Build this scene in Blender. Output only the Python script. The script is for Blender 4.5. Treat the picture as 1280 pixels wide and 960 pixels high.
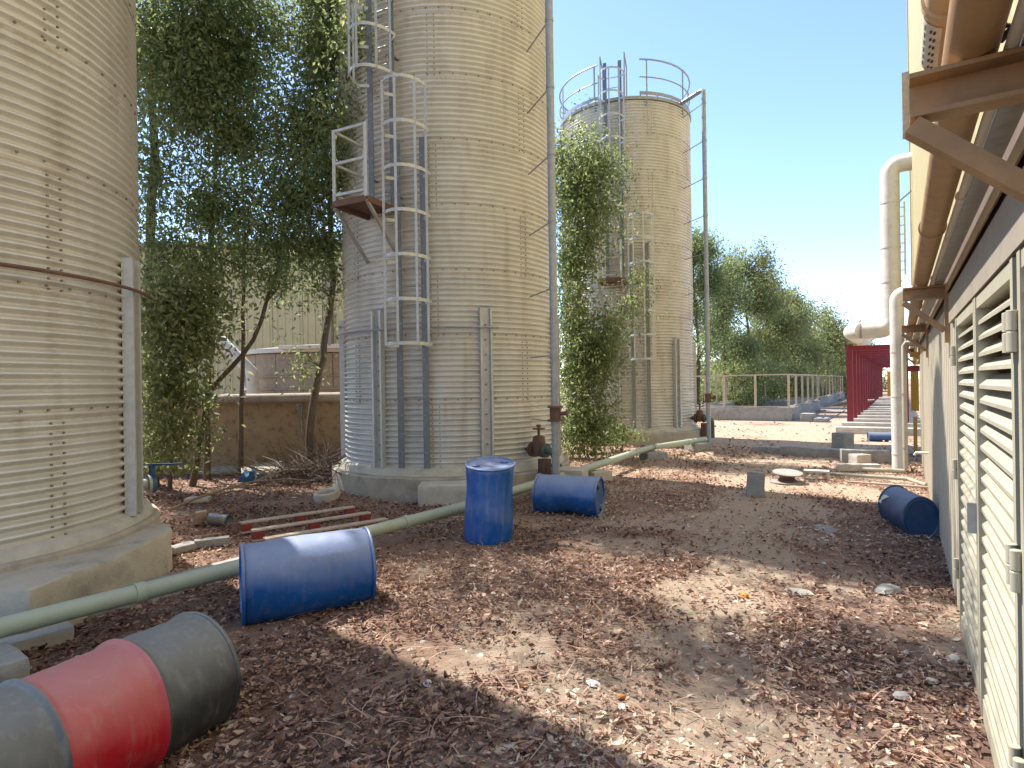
import bpy, bmesh, math, random
import numpy as np
from mathutils import Vector, Matrix

for o in list(bpy.data.objects): bpy.data.objects.remove(o)
SC = bpy.context.scene
COL = SC.collection
R = math.radians
random.seed(7); RNG = np.random.default_rng(7)

# ------------------------------------------------------------------ camera, sky, sun, exposure
EYE = 1.8; FPX = 750.0; ROLL = R(0.9)
cam = bpy.data.cameras.new('camera'); camo = bpy.data.objects.new('camera', cam); COL.objects.link(camo)
camo.location = (0, 0, EYE); camo.rotation_euler = (R(90), ROLL, 0)
cam.sensor_width = 36; cam.lens = FPX / 1280 * 36; cam.clip_start = 0.05; cam.clip_end = 2000
SC.camera = camo
SUN_EL = R(55); SUN_AZ = math.atan2(-0.757, 0.653)
w = bpy.data.worlds.new('World'); SC.world = w; w.use_nodes = True
nt = w.node_tree; bg = nt.nodes['Background']
sky = nt.nodes.new('ShaderNodeTexSky'); sky.sky_type = 'NISHITA'; sky.sun_disc = False
sky.sun_elevation = SUN_EL; sky.sun_rotation = SUN_AZ
sky.air_density = 0.8; sky.dust_density = 0.2; sky.ozone_density = 2.0
nt.links.new(sky.outputs[0], bg.inputs[0]); bg.inputs[1].default_value = 0.145
sl = bpy.data.lights.new('sun', 'SUN'); slo = bpy.data.objects.new('sun', sl); COL.objects.link(slo)
sl.energy = 4.0; sl.angle = R(0.53); sl.color = (1.0, 0.95, 0.87)
sdir = Vector((math.sin(SUN_AZ) * math.cos(SUN_EL), math.cos(SUN_AZ) * math.cos(SUN_EL), math.sin(SUN_EL)))
slo.rotation_euler = sdir.to_track_quat('Z', 'Y').to_euler(); slo.location = (-20, 20, 30)
vs = SC.view_settings; vs.view_transform = 'Standard'; vs.look = 'None'; vs.exposure = 1.42; vs.gamma = 1
vs.use_curve_mapping = False
SC.render.resolution_x = 1024; SC.render.resolution_y = 768

# ------------------------------------------------------------------ helpers
def P(x, y, Y):
    """world point at depth Y seen at a survey pixel"""
    u, v = x - 640, y - 480; c, s = math.cos(ROLL), math.sin(ROLL)
    return Vector(((u * c - v * s) * Y / FPX, Y, EYE - (u * s + v * c) * Y / FPX))

def lerp(a, b, t): return a + (b - a) * t

_np_tab = RNG.random((64, 64))
def vnoise(x, y):
    x = np.asarray(x, float); y = np.asarray(y, float)
    xi = np.floor(x).astype(int); yi = np.floor(y).astype(int); fx = x - xi; fy = y - yi
    fx = fx * fx * (3 - 2 * fx); fy = fy * fy * (3 - 2 * fy)
    t = lambda i, j: _np_tab[i % 64, j % 64]
    return (t(xi, yi) * (1 - fx) + t(xi + 1, yi) * fx) * (1 - fy) + (t(xi, yi + 1) * (1 - fx) + t(xi + 1, yi + 1) * fx) * fy
def fbm(x, y, s=1.0, o=4):
    v = 0; a = .5; t = 0
    for k in range(o):
        v = v + a * vnoise(np.asarray(x) * s + 17 * k, np.asarray(y) * s + 31 * k); t += a; a *= .5; s *= 2.1
    return v / t
def gz(x, y):
    return (fbm(x, y, .6, 3) - .5) * .10 + (fbm(np.asarray(x) + 9, np.asarray(y) + 4, 2.7, 2) - .5) * .03

class MB:
    def __init__(s): s.v = []; s.f = []
    def add(s, vs_, fs_):
        n = len(s.v); s.v += [tuple(p) for p in vs_]; s.f += [tuple(i + n for i in f) for f in fs_]; return s
    def box(s, c, d, rz=0, M=None):
        hx, hy, hz = d[0] / 2, d[1] / 2, d[2] / 2
        vs_ = [Vector((x, y, z)) for z in (-hz, hz) for y in (-hy, hy) for x in (-hx, hx)]
        m = M if M is not None else Matrix.Translation(c) @ Matrix.Rotation(rz, 4, 'Z')
        return s.add([m @ p for p in vs_], [(0, 2, 3, 1), (4, 5, 7, 6), (0, 1, 5, 4), (2, 6, 7, 3), (0, 4, 6, 2), (1, 3, 7, 5)])
    def bar(s, a, b, wd, th, up=(0, 0, 1)):
        a = Vector(a); b = Vector(b); x = (b - a); L = x.length; x = x / L; u = Vector(up)
        if abs(x.dot(u)) > .98: u = Vector((1, 0, 0))
        y = u.cross(x).normalized(); z = x.cross(y)
        M = Matrix((x, y, z)).transposed().to_4x4(); M.translation = (a + b) / 2
        return s.box(None, (L, wd, th), M=M)
    def tube(s, pts, r, n=10, caps=True, closed=False):
        pts = [Vector(p) for p in pts]; m = len(pts)
        rs = r if isinstance(r, (list, tuple)) else [r] * m
        ref = None; rings = []
        for i, p in enumerate(pts):
            if closed: t = pts[(i + 1) % m] - pts[i - 1]
            else: t = pts[min(i + 1, m - 1)] - pts[max(i - 1, 0)]
            t = t.normalized() if t.length > 1e-9 else Vector((0, 0, 1))
            if ref is None:
                ref = Vector((0, 0, 1)) if abs(t.z) < .9 else Vector((1, 0, 0))
            y = (ref - t * ref.dot(t)).normalized(); ref = y; z = t.cross(y)
            rings.append([p + (y * math.cos(k * 2 * math.pi / n) + z * math.sin(k * 2 * math.pi / n)) * rs[i] for k in range(n)])
        fs_ = []
        for i in range(m if closed else m - 1):
            j = (i + 1) % m
            for k in range(n): fs_.append((i * n + k, i * n + (k + 1) % n, j * n + (k + 1) % n, j * n + k))
        if caps and not closed:
            fs_.append(tuple(range(n - 1, -1, -1))); fs_.append(tuple((m - 1) * n + k for k in range(n)))
        return s.add([p for q in rings for p in q], fs_)
    def lathe(s, prof, n=32, M=None, cap0=True, cap1=True):
        vs_ = []; fs_ = []; m = len(prof)
        for (r, z) in prof:
            for k in range(n):
                p = Vector((r * math.cos(k * 2 * math.pi / n), r * math.sin(k * 2 * math.pi / n), z)); vs_.append(M @ p if M else p)
        for i in range(m - 1):
            for k in range(n): fs_.append((i * n + k, i * n + (k + 1) % n, (i + 1) * n + (k + 1) % n, (i + 1) * n + k))
        if cap0: fs_.append(tuple(range(n - 1, -1, -1)))
        if cap1: fs_.append(tuple((m - 1) * n + k for k in range(n)))
        return s.add(vs_, fs_)
    def prism(s, poly, z0, z1):
        n = len(poly)
        return s.add([(x, y, z0) for x, y in poly] + [(x, y, z1) for x, y in poly],
                     [tuple(range(n - 1, -1, -1)), tuple(range(n, 2 * n))] + [(i, (i + 1) % n, n + (i + 1) % n, n + i) for i in range(n)])
    def mesh(s, name, smooth=True, bevel=0, rough=0, cuts=0):
        me = bpy.data.meshes.new(name); me.from_pydata(s.v, [], s.f)
        bm = bmesh.new(); bm.from_mesh(me)
        bmesh.ops.recalc_face_normals(bm, faces=bm.faces)
        if bevel: bmesh.ops.bevel(bm, geom=list(bm.edges), offset=bevel, segments=2, affect='EDGES', profile=.6)
        if cuts:
            bmesh.ops.triangulate(bm, faces=bm.faces)
            for _ in range(cuts): 
                bmesh.ops.subdivide_edges(bm, edges=[e for e in bm.edges if e.calc_length() > .05], cuts=1, use_grid_fill=True)
        if rough:
            bm.normal_update()
            from mathutils import noise
            for v in bm.verts:
                v.co += v.normal * (noise.noise(v.co * 9) * rough + noise.noise(v.co * 27) * rough * .5)
        bm.to_mesh(me); bm.free()
        if smooth:
            me.polygons.foreach_set('use_smooth', [True] * len(me.polygons)); me.set_sharp_from_angle(angle=R(38))
        return me
    def build(s, name, mat, parent=None, **k):
        return link(name, s.mesh(name, **k), mat, parent)

def link(name, me, mat=None, parent=None):
    o = bpy.data.objects.new(name, me); COL.objects.link(o)
    if mat is not None and not me.materials: me.materials.append(mat)
    if parent is not None: o.parent = parent
    return o
def tag(o, label=None, cat=None, group=None, kind=None):
    if label: o['label'] = label
    if cat: o['category'] = cat
    if group: o['group'] = group
    if kind: o['kind'] = kind
    return o
def empty(name, loc, rz=0):
    o = bpy.data.objects.new(name, None); COL.objects.link(o); o.location = loc; o.rotation_euler = (0, 0, rz); o.empty_display_size = .2
    return o

# ------------------------------------------------------------------ materials
def N(nt, t, **k):
    n = nt.nodes.new(t)
    for a, b in k.items():
        if a in n.inputs: n.inputs[a].default_value = b
        else: setattr(n, a, b)
    return n
def rgba(c): return (c[0], c[1], c[2], 1)
def mat(name, c1, c2=None, rough=.6, scale=6, metal=0, bump=.15, bscale=None, stain=None, stain_scale=1.5, stain_amt=.5,
        streak=0, dust=None, dust_amt=0, spec=.5, world=True):
    m = bpy.data.materials.new(name); m.use_nodes = True; t = m.node_tree; L = t.links.new
    b = t.nodes['Principled BSDF']; b.inputs['Roughness'].default_value = rough; b.inputs['Metallic'].default_value = metal
    b.inputs['Specular IOR Level'].default_value = spec
    geo = N(t, 'ShaderNodeNewGeometry'); tc = N(t, 'ShaderNodeTexCoord')
    src = geo.outputs['Position'] if world else tc.outputs['Object']
    def noise(sc, det=5, vec=None, ro=.6):
        n = N(t, 'ShaderNodeTexNoise', Scale=sc, Detail=det, Roughness=ro); L(vec or src, n.inputs['Vector']); return n.outputs[0]
    def ramp(v, a, b_):
        r = N(t, 'ShaderNodeMapRange'); r.inputs['From Min'].default_value = a; r.inputs['From Max'].default_value = b_; L(v, r.inputs['Value']); return r.outputs[0]
    def mix(f, A, B):
        x = N(t, 'ShaderNodeMix', data_type='RGBA')
        if isinstance(f, float): x.inputs[0].default_value = f
        else: L(f, x.inputs[0])
        for i, q in ((6, A), (7, B)):
            if isinstance(q, tuple): x.inputs[i].default_value = rgba(q)
            else: L(q, x.inputs[i])
        return x.outputs[2]
    c2 = c2 or tuple(v * .78 for v in c1)
    col = mix(ramp(noise(scale), .32, .68), tuple(c1), tuple(c2))
    if stain:
        v = src
        if streak:
            mp = N(t, 'ShaderNodeMapping'); mp.inputs['Scale'].default_value = (1, 1, 1 / streak); L(src, mp.inputs[0]); v = mp.outputs[0]
        f = ramp(noise(stain_scale, 6, v), .52, .72)
        mu = N(t, 'ShaderNodeMath', operation='MULTIPLY'); L(f, mu.inputs[0]); mu.inputs[1].default_value = stain_amt
        col = mix(mu.outputs[0], col, tuple(stain))
    if dust:
        sx = N(t, 'ShaderNodeSeparateXYZ'); L(geo.outputs['Normal'], sx.inputs[0])
        nz = N(t, 'ShaderNodeMath', operation='MULTIPLY_ADD'); L(noise(5), nz.inputs[0]); nz.inputs[1].default_value = .7; L(sx.outputs[2], nz.inputs[2])
        f = ramp(nz.outputs[0], .25, 1.25)
        mu = N(t, 'ShaderNodeMath', operation='MULTIPLY'); L(f, mu.inputs[0]); mu.inputs[1].default_value = dust_amt
        col = mix(mu.outputs[0], col, tuple(dust))
        rr = N(t, 'ShaderNodeMapRange'); L(mu.outputs[0], rr.inputs['Value']); rr.inputs['To Min'].default_value = rough; rr.inputs['To Max'].default_value = min(1, rough + .3)
        L(rr.outputs[0], b.inputs['Roughness'])
    L(col, b.inputs['Base Color'])
    if bump:
        bp = N(t, 'ShaderNodeBump', Strength=bump, Distance=.02); L(noise(bscale or scale * 6, 6), bp.inputs['Height']); L(bp.outputs[0], b.inputs['Normal'])
    return m

M = {}
M['silo'] = mat('silo_paint', (.64, .62, .565), (.56, .54, .49), rough=.42, scale=2.2, metal=.3, bump=.03, bscale=40, stain=(.34, .28, .21), stain_scale=4.5, stain_amt=.4, streak=7, spec=.5)
M['silo_bolt'] = mat('bolt_steel', (.27, .23, .19), (.16, .11, .08), rough=.6, scale=20, bump=0)
M['galv'] = mat('galvanised_steel', (.36, .37, .37), (.27, .28, .28), rough=.45, metal=.35, scale=14, bump=.03, stain=(.2, .15, .11), stain_scale=5, stain_amt=.3)
M['galv_dark'] = mat('dark_galvanised_steel', (.19, .205, .215), (.14, .15, .16), rough=.5, metal=.3, scale=14, bump=.03)
M['galv_pale'] = mat('pale_galvanised_steel', (.52, .52, .50), (.42, .42, .40), rough=.45, metal=.25, scale=14, bump=.03)
M['rust'] = mat('rusty_brown_paint', (.17, .085, .055), (.11, .055, .04), rough=.75, scale=12, bump=.2)
M['conc'] = mat('concrete', (.42, .36, .28), (.33, .29, .23), rough=.92, scale=5, bump=.5, bscale=38, stain=(.20, .18, .155), stain_scale=2.4, stain_amt=.75)
M['conc_st'] = mat('stained_concrete', (.50, .45, .36), (.42, .37, .29), rough=.92, scale=3, bump=.5, bscale=38, stain=(.19, .18, .16), stain_scale=1.9, stain_amt=.85)
M['conc_grey'] = mat('grey_concrete', (.33, .32, .295), (.24, .235, .215), rough=.92, scale=6, bump=.5, bscale=45, stain=(.15, .14, .12), stain_scale=4, stain_amt=.6)
M['conc_pale'] = mat('pale_concrete', (.52, .48, .40), (.42, .39, .33), rough=.92, scale=6, bump=.4, bscale=40, stain=(.28, .23, .17), stain_scale=4, stain_amt=.5)
M['blue'] = mat('blue_plastic', (.006, .095, .33), (.005, .075, .27), rough=.27, scale=4, bump=.06, bscale=30, stain=(.30, .29, .29), stain_scale=22, stain_amt=.2, streak=9, dust=(.42, .43, .46), dust_amt=.5)
M['blue_clean'] = mat('blue_plastic_upright', (.003, .095, .36), (.003, .08, .31), rough=.28, scale=4, bump=.06, bscale=30, stain=(.3, .28, .25), stain_scale=22, stain_amt=.3, streak=9, dust=(.35, .37, .42), dust_amt=.55)
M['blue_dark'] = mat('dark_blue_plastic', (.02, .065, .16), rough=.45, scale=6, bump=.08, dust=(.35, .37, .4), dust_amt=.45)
M['black'] = mat('black_drum_paint', (.035, .036, .036), (.05, .05, .048), rough=.42, scale=7, bump=.12, bscale=25, dust=(.32, .32, .29), dust_amt=.55, stain=(.24, .22, .19), stain_scale=24, stain_amt=.5, streak=8)
M['red'] = mat('red_drum_paint', (.55, .014, .026), (.47, .012, .022), rough=.36, scale=7, bump=.10, bscale=25, dust=(.48, .33, .29), dust_amt=.55, stain=(.45, .2, .16), stain_scale=24, stain_amt=.45, streak=8)
M['pgreen'] = mat('pale_green_pipe', (.36, .42, .31), (.31, .36, .27), rough=.5, scale=6, bump=.05, dust=(.45, .42, .35), dust_amt=.35)
M['dgreen'] = mat('green_valve_paint', (.06, .13, .10), (.09, .10, .07), rough=.6, scale=20, bump=.2)
M['wood'] = mat('weathered_wood', (.50, .40, .32), (.36, .28, .21), rough=.85, scale=14, bump=.3)
M['woodred'] = mat('red_painted_wood', (.24, .035, .03), (.17, .03, .025), rough=.8, scale=14, bump=.3)
M['tanwall'] = mat('tan_render', (.36, .245, .135), (.30, .20, .11), rough=.95, scale=3, bump=.4, bscale=22, stain=(.10, .065, .045), stain_scale=6, stain_amt=.75)
M['tanpipe'] = mat('dusty_pipe', (.36, .29, .22), (.27, .22, .17), rough=.8, scale=8, bump=.2)
M['yclad'] = mat('yellow_cladding', (.54, .455, .24), (.48, .405, .215), rough=.5, scale=2, bump=.02, stain=(.45, .38, .24), stain_scale=1.3, stain_amt=.3, streak=6)
M['bclad'] = mat('beige_cladding', (.54, .48, .37), (.47, .42, .32), rough=.5, scale=2, bump=.03, stain=(.36, .29, .20), stain_scale=3, stain_amt=.45, streak=5)
M['cream'] = mat('cream_louvre_paint', (.37, .34, .255), (.31, .285, .21), rough=.55, scale=5, bump=.04, stain=(.36, .33, .26), stain_scale=5, stain_amt=.35)
M['hdr'] = mat('grey_header_sheet', (.30, .255, .20), (.24, .205, .16), rough=.6, scale=5, bump=.05)
M['brown'] = mat('brown_steel_paint', (.36, .215, .10), (.29, .17, .08), rough=.6, scale=8, bump=.08, bscale=30, stain=(.14, .09, .06), stain_scale=7, stain_amt=.4)
M['wall_shade'] = mat('brown_wall_shade', (.15, .10, .065), (.11, .075, .05), rough=.7, scale=6, bump=.1)  # shade under the pipes and tray, put into the wall colour
M['tansteel'] = mat('tan_pipe_paint', (.52, .38, .21), (.44, .31, .17), rough=.6, scale=8, bump=.08, stain=(.3, .19, .1), stain_scale=6, stain_amt=.4)
M['white'] = mat('white_lagging', (.62, .59, .53), (.54, .51, .45), rough=.7, scale=4, bump=.15, bscale=14, stain=(.45, .38, .28), stain_scale=4, stain_amt=.35)
M['maroon'] = mat('maroon_paint', (.22, .012, .022), (.17, .012, .02), rough=.5, scale=4, bump=.03)
M['yellow'] = mat('yellow_ochre_paint', (.55, .27, .02), rough=.5, scale=6, bump=.03)
M['fence'] = mat('cream_fence_paint', (.54, .45, .33), (.44, .34, .23), rough=.65, scale=8, bump=.05)
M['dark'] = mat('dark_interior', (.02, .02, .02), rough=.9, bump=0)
M['bvalve'] = mat('blue_valve_paint', (.03, .11, .24), (.025, .08, .18), rough=.5, scale=14, bump=.1)
M['rag'] = mat('blue_cloth', (.03, .11, .22), rough=.9, scale=14, bump=.3)
M['bark'] = mat('bark', (.15, .105, .07), (.09, .065, .045), rough=.95, scale=14, bump=.8, bscale=40)
M['twig'] = mat('dry_twig', (.33, .25, .17), (.22, .16, .11), rough=.95, scale=14, bump=.2)
M['brush'] = mat('dead_brush', (.15, .105, .08), (.09, .065, .05), rough=.95, scale=9, bump=0)
M['paper'] = mat('white_scrap', (.70, .67, .60), (.6, .57, .5), rough=.8, scale=20, bump=.2)
M['orange'] = mat('orange_peel_skin', (.62, .23, .02), rough=.6, scale=30, bump=.2)
M['label'] = mat('label_white', (.66, .62, .50), rough=.6, scale=30, bump=0)
M['ink'] = mat('label_ink', (.06, .05, .04), rough=.7, bump=0)
M['cable'] = mat('black_cable', (.03, .03, .04), rough=.5, bump=0)

def seam_rust(m):
    t = m.node_tree; L = t.links.new; b = t.nodes['Principled BSDF']; src = b.inputs['Base Color'].links[0].from_socket
    tc = N(t, 'ShaderNodeTexCoord'); sx = N(t, 'ShaderNodeSeparateXYZ'); L(tc.outputs['Object'], sx.inputs[0])
    geo = N(t, 'ShaderNodeNewGeometry'); mp = N(t, 'ShaderNodeMapping'); mp.inputs['Scale'].default_value = (9, 9, .8); L(geo.outputs['Position'], mp.inputs[0])
    n = N(t, 'ShaderNodeTexNoise', Scale=1.0, Detail=5, Roughness=.65); L(mp.outputs[0], n.inputs['Vector'])
    a = N(t, 'ShaderNodeMapRange'); a.inputs['From Min'].default_value = .035; a.inputs['From Max'].default_value = -.012; L(sx.outputs[2], a.inputs['Value'])       # the lapped bottom edge
    c = N(t, 'ShaderNodeMapRange'); c.inputs['From Min'].default_value = .62; c.inputs['From Max'].default_value = 1.04; L(sx.outputs[2], c.inputs['Value'])         # runs below the seam above
    cn = N(t, 'ShaderNodeMapRange'); cn.inputs['From Min'].default_value = .5; cn.inputs['From Max'].default_value = .75; L(n.outputs[0], cn.inputs['Value'])
    mu = N(t, 'ShaderNodeMath', operation='MULTIPLY'); L(c.outputs[0], mu.inputs[0]); L(cn.outputs[0], mu.inputs[1])
    ad = N(t, 'ShaderNodeMath', operation='MAXIMUM'); L(a.outputs[0], ad.inputs[0]); L(mu.outputs[0], ad.inputs[1])
    sc = N(t, 'ShaderNodeMath', operation='MULTIPLY'); sc.inputs[1].default_value = .48; L(ad.outputs[0], sc.inputs[0])
    x = N(t, 'ShaderNodeMix', data_type='RGBA'); L(sc.outputs[0], x.inputs[0]); L(src, x.inputs[6]); x.inputs[7].default_value = (.26, .17, .10, 1); L(x.outputs[2], b.inputs['Base Color'])
seam_rust(M['silo'])
def tint_mat(name, ramp, rough=.7, trans=0):
    m = bpy.data.materials.new(name); m.use_nodes = True; t = m.node_tree; L = t.links.new
    b = t.nodes['Principled BSDF']; b.inputs['Roughness'].default_value = rough; b.inputs['Specular IOR Level'].default_value = .35
    at = N(t, 'ShaderNodeAttribute', attribute_name='tint'); cr = N(t, 'ShaderNodeValToRGB')
    el = cr.color_ramp.elements
    while len(el) < len(ramp): el.new(.5)
    for e, (p, c) in zip(el, ramp): e.position = p; e.color = rgba(c)
    L(at.outputs['Fac'], cr.inputs[0]); L(cr.outputs[0], b.inputs['Base Color'])
    if trans:
        tr = N(t, 'ShaderNodeBsdfTranslucent'); mx = N(t, 'ShaderNodeMixShader'); mx.inputs[0].default_value = trans
        hs = N(t, 'ShaderNodeHueSaturation', Saturation=1.1, Value=2.1); L(cr.outputs[0], hs.inputs['Color']); L(hs.outputs[0], tr.inputs[0])
        L(b.outputs[0], mx.inputs[1]); L(tr.outputs[0], mx.inputs[2]); L(mx.outputs[0], t.nodes['Material Output'].inputs[0])
    return m
M['leaf'] = tint_mat('green_leaf', [(0, (.082, .105, .048)), (.35, (.130, .158, .068)), (.7, (.185, .210, .092)), (.93, (.24, .255, .115)), (1, (.32, .27, .12))], .42, .52)
M['leaf_olive'] = tint_mat('olive_leaf', [(0, (.10, .115, .050)), (.4, (.16, .175, .075)), (.8, (.22, .225, .10)), (1, (.29, .26, .13))], .55, .5)
M['litter'] = tint_mat('dead_leaf', [(0, (.060, .035, .028)), (.2, (.165, .088, .068)), (.45, (.29, .165, .122)), (.72, (.42, .265, .185)), (.93, (.55, .40, .285)), (1, (.64, .54, .42))], .75, .08)
M['chip'] = tint_mat('stone_chip', [(0, (.22, .18, .14)), (.6, (.38, .33, .26)), (1, (.62, .58, .5))], .9)

# ------------------------------------------------------------------ ground
def sandmask(x, y):
    """1 where the soil lies bare and sandy (a worn track), 0 under the leaf litter"""
    x = np.asarray(x, float); y = np.asarray(y, float)
    pts = [(0.9, 1.0), (1.0, 3.0), (1.25, 4.4), (2.0, 5.6), (2.9, 7.0), (4.0, 9.3), (5.6, 12.5), (8.6, 17.5), (14, 26), (40, 64)]
    d = np.full(x.shape, 9e9)
    for (ax, ay), (bx, by) in zip(pts, pts[1:]):
        vx, vy = bx - ax, by - ay; t = np.clip(((x - ax) * vx + (y - ay) * vy) / (vx * vx + vy * vy), 0, 1)
        d = np.minimum(d, np.hypot(x - ax - t * vx, y - ay - t * vy))
    wdt = .42 + .16 * np.clip(y - 4, 0, 12)
    n = fbm(x + 3, y + 8, 1.3, 4)
    m = np.clip(1.25 - d / wdt + (n - .5) * 3.4, 0, 1)
    m2 = np.clip((fbm(x + 40, y + 11, .9, 4) - .55) * 6, 0, 1) * (x > -1)
    m3 = np.clip((y - 10) / 7, 0, .8) * (x > 1.5) * np.clip((fbm(x + 5, y + 77, .8, 4) - .28) * 4, 0, 1)
    return np.clip(np.maximum(np.maximum(m, m2 * .8), m3), 0, 1)

def axis(a, b, fine0, fine1, st):
    inner = list(np.arange(fine0, fine1 + 1e-6, st)); out = []; x = fine1; d = st
    while x < b: d *= 1.35; x = min(x + d, b); out.append(x)
    lo = []; x = fine0; d = st
    while x > a: d *= 1.35; x = max(x - d, a); lo.append(x)
    return np.array(lo[::-1] + inner + out)
gx = axis(-900, 900, -9, 11, .07); gy = axis(-900, 1500, 1.2, 19, .07)
XX, YY = np.meshgrid(gx, gy); ZZ = gz(XX, YY)
fade = np.clip((30 - np.hypot(XX, YY)) / 15, 0, 1); ZZ = ZZ * fade
nx, ny = len(gx), len(gy)
idx = np.arange(nx * ny).reshape(ny, nx)
F = np.stack([idx[:-1, :-1], idx[:-1, 1:], idx[1:, 1:], idx[1:, :-1]], -1).reshape(-1, 4)
def np_mesh(name, V, F, tint=None, smooth=False):
    me = bpy.data.meshes.new(name); k = F.shape[1]
    me.vertices.add(len(V)); me.vertices.foreach_set('co', np.asarray(V, np.float32).ravel())
    me.loops.add(F.size); me.loops.foreach_set('vertex_index', F.ravel().astype(np.int32))
    me.polygons.add(len(F)); me.polygons.foreach_set('loop_start', np.arange(0, F.size, k, dtype=np.int32))
    me.polygons.foreach_set('loop_total', np.full(len(F), k, np.int32))
    if smooth: me.polygons.foreach_set('use_smooth', np.ones(len(F), bool))
    if tint is not None:
        a = me.attributes.new('tint', 'FLOAT', 'POINT'); a.data.foreach_set('value', np.asarray(tint, np.float32))
    me.update(); me.validate(); return me
gm = bpy.data.materials.new('soil'); gm.use_nodes = True; t = gm.node_tree; L = t.links.new
b = t.nodes['Principled BSDF']; b.inputs['Roughness'].default_value = .95; b.inputs['Specular IOR Level'].default_value = .2
geo = N(t, 'ShaderNodeNewGeometry'); att = N(t, 'ShaderNodeAttribute', attribute_name='tint')
n1 = N(t, 'ShaderNodeTexNoise', Scale=46, Detail=12, Roughness=.82); L(geo.outputs['Position'], n1.inputs['Vector'])
n2 = N(t, 'ShaderNodeTexNoise', Scale=3, Detail=6, Roughness=.65); L(geo.outputs['Position'], n2.inputs['Vector'])
cr = N(t, 'ShaderNodeValToRGB'); e = cr.color_ramp.elements; e[0].position = .3; e[0].color = (.15, .092, .066, 1); e[1].position = .72; e[1].color = (.40, .265, .19, 1); L(n1.outputs[0], cr.inputs[0])
cr2 = N(t, 'ShaderNodeValToRGB'); e = cr2.color_ramp.elements; e[0].position = .28; e[0].color = (.29, .205, .145, 1); e[1].position = .7; e[1].color = (.52, .41, .30, 1); L(n1.outputs[0], cr2.inputs[0])
ad = N(t, 'ShaderNodeMath', operation='MULTIPLY_ADD'); L(n2.outputs[0], ad.inputs[0]); ad.inputs[1].default_value = 1.0; L(att.outputs['Fac'], ad.inputs[2])
mr = N(t, 'ShaderNodeMapRange'); mr.inputs['From Min'].default_value = .55; mr.inputs['From Max'].default_value = 1.2; L(ad.outputs[0], mr.inputs['Value'])
mx = N(t, 'ShaderNodeMix', data_type='RGBA'); L(mr.outputs[0], mx.inputs[0]); L(cr.outputs[0], mx.inputs[6]); L(cr2.outputs[0], mx.inputs[7]); L(mx.outputs[2], b.inputs['Base Color'])
bp = N(t, 'ShaderNodeBump', Strength=.9, Distance=.025); L(n1.outputs[0], bp.inputs['Height']); L(bp.outputs[0], b.inputs['Normal'])
ground = link('ground', np_mesh('ground', np.stack([XX, YY, ZZ], -1).reshape(-1, 3), F, sandmask(XX, YY).ravel(), True), gm); tag(ground, kind='structure')

# obstacles the litter keeps off: (x, y, radius)
S1 = (-5.92, 5.68); S2 = (-1.142, 11.54); S3 = (3.66, 18.95)
KEEP = [(S1[0], S1[1], 2.25), (S2[0], S2[1], 2.25), (S3[0], S3[1], 2.25)]

def leaf_mesh(name, C, D, Nn, Ln, Wd, tint, curl):
    """C centres, D length directions, Nn normals: one bent six-point leaf for each row"""
    k = len(C); B = np.cross(D, Nn); h = Ln[:, None] / 2; wv = Wd[:, None] / 2; cu = (curl * Ln)[:, None]
    V = np.stack([C - D * h + Nn * cu, C - D * h * .1 + B * wv + Nn * cu * .7, C - D * h * .1 - Nn * cu * .2, C - D * h * .1 - B * wv + Nn * cu * .7, C + D * h + Nn * cu], 1).reshape(-1, 3)
    i = np.arange(k)[:, None] * 5
    F_ = np.concatenate([i + [0, 2, 1], i + [0, 3, 2], i + [1, 2, 4], i + [2, 3, 4]], 0)
    return np_mesh(name, V, F_, np.repeat(tint, 5))
def unit(a): return a / np.maximum(np.linalg.norm(a, axis=1, keepdims=True), 1e-9)

nl = 420000
rr = 1.9 + (RNG.random(nl) ** 1.05) * 15.5
rr[:60000] = 15 + RNG.random(60000) ** 1.4 * 28; th = R(90) + (RNG.random(nl) - .5) * R(112)
x = rr * np.cos(th); y = rr * np.sin(th)
dens = 1 - .76 * sandmask(x, y); dens *= np.clip(.6 + 2.6 * (fbm(x, y, 1.5, 5) - .42), .12, 1) * np.clip(1.15 - .055 * np.clip(x, 0, 9), .5, 1)
ok = RNG.random(nl) < dens
for (kx, ky, kr) in KEEP: ok &= np.hypot(x - kx, y - ky) > kr - .02
ok &= (x * .84 - y * .543) < .36      # stop at the building wall
x = x[ok]; y = y[ok]; k = len(x)
a_ = RNG.random(k) * 2 * np.pi
D = np.stack([np.cos(a_), np.sin(a_), RNG.normal(0, .28, k)], 1); D = unit(D)
Nn = np.stack([RNG.normal(0, .55, k), RNG.normal(0, .55, k), np.ones(k)], 1); Nn = unit(Nn - D * (Nn * D).sum(1, keepdims=True))
C = np.stack([x, y, gz(x, y) + .006 + RNG.random(k) * .022], 1)
Ln = (.016 + RNG.random(k) ** 2.4 * .062) * np.clip(np.hypot(x, y) / 10, 1, 2.2)
tn = np.clip(RNG.beta(1.2, 1.2, k) * .95 + .05 + (fbm(x + 2, y, .7, 3) - .5) * .7 + .03 * np.clip(x, -3, 3), 0, 1)
lit = link('leaf_litter', leaf_mesh('leaf_litter', C, D, Nn, Ln, Ln * (.22 + RNG.random(k) * .34), tn, RNG.normal(.14, .16, k)), M['litter'])
tag(lit, 'reddish brown dead leaves strewn over the yard', 'leaf litter', kind='stuff')

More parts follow.
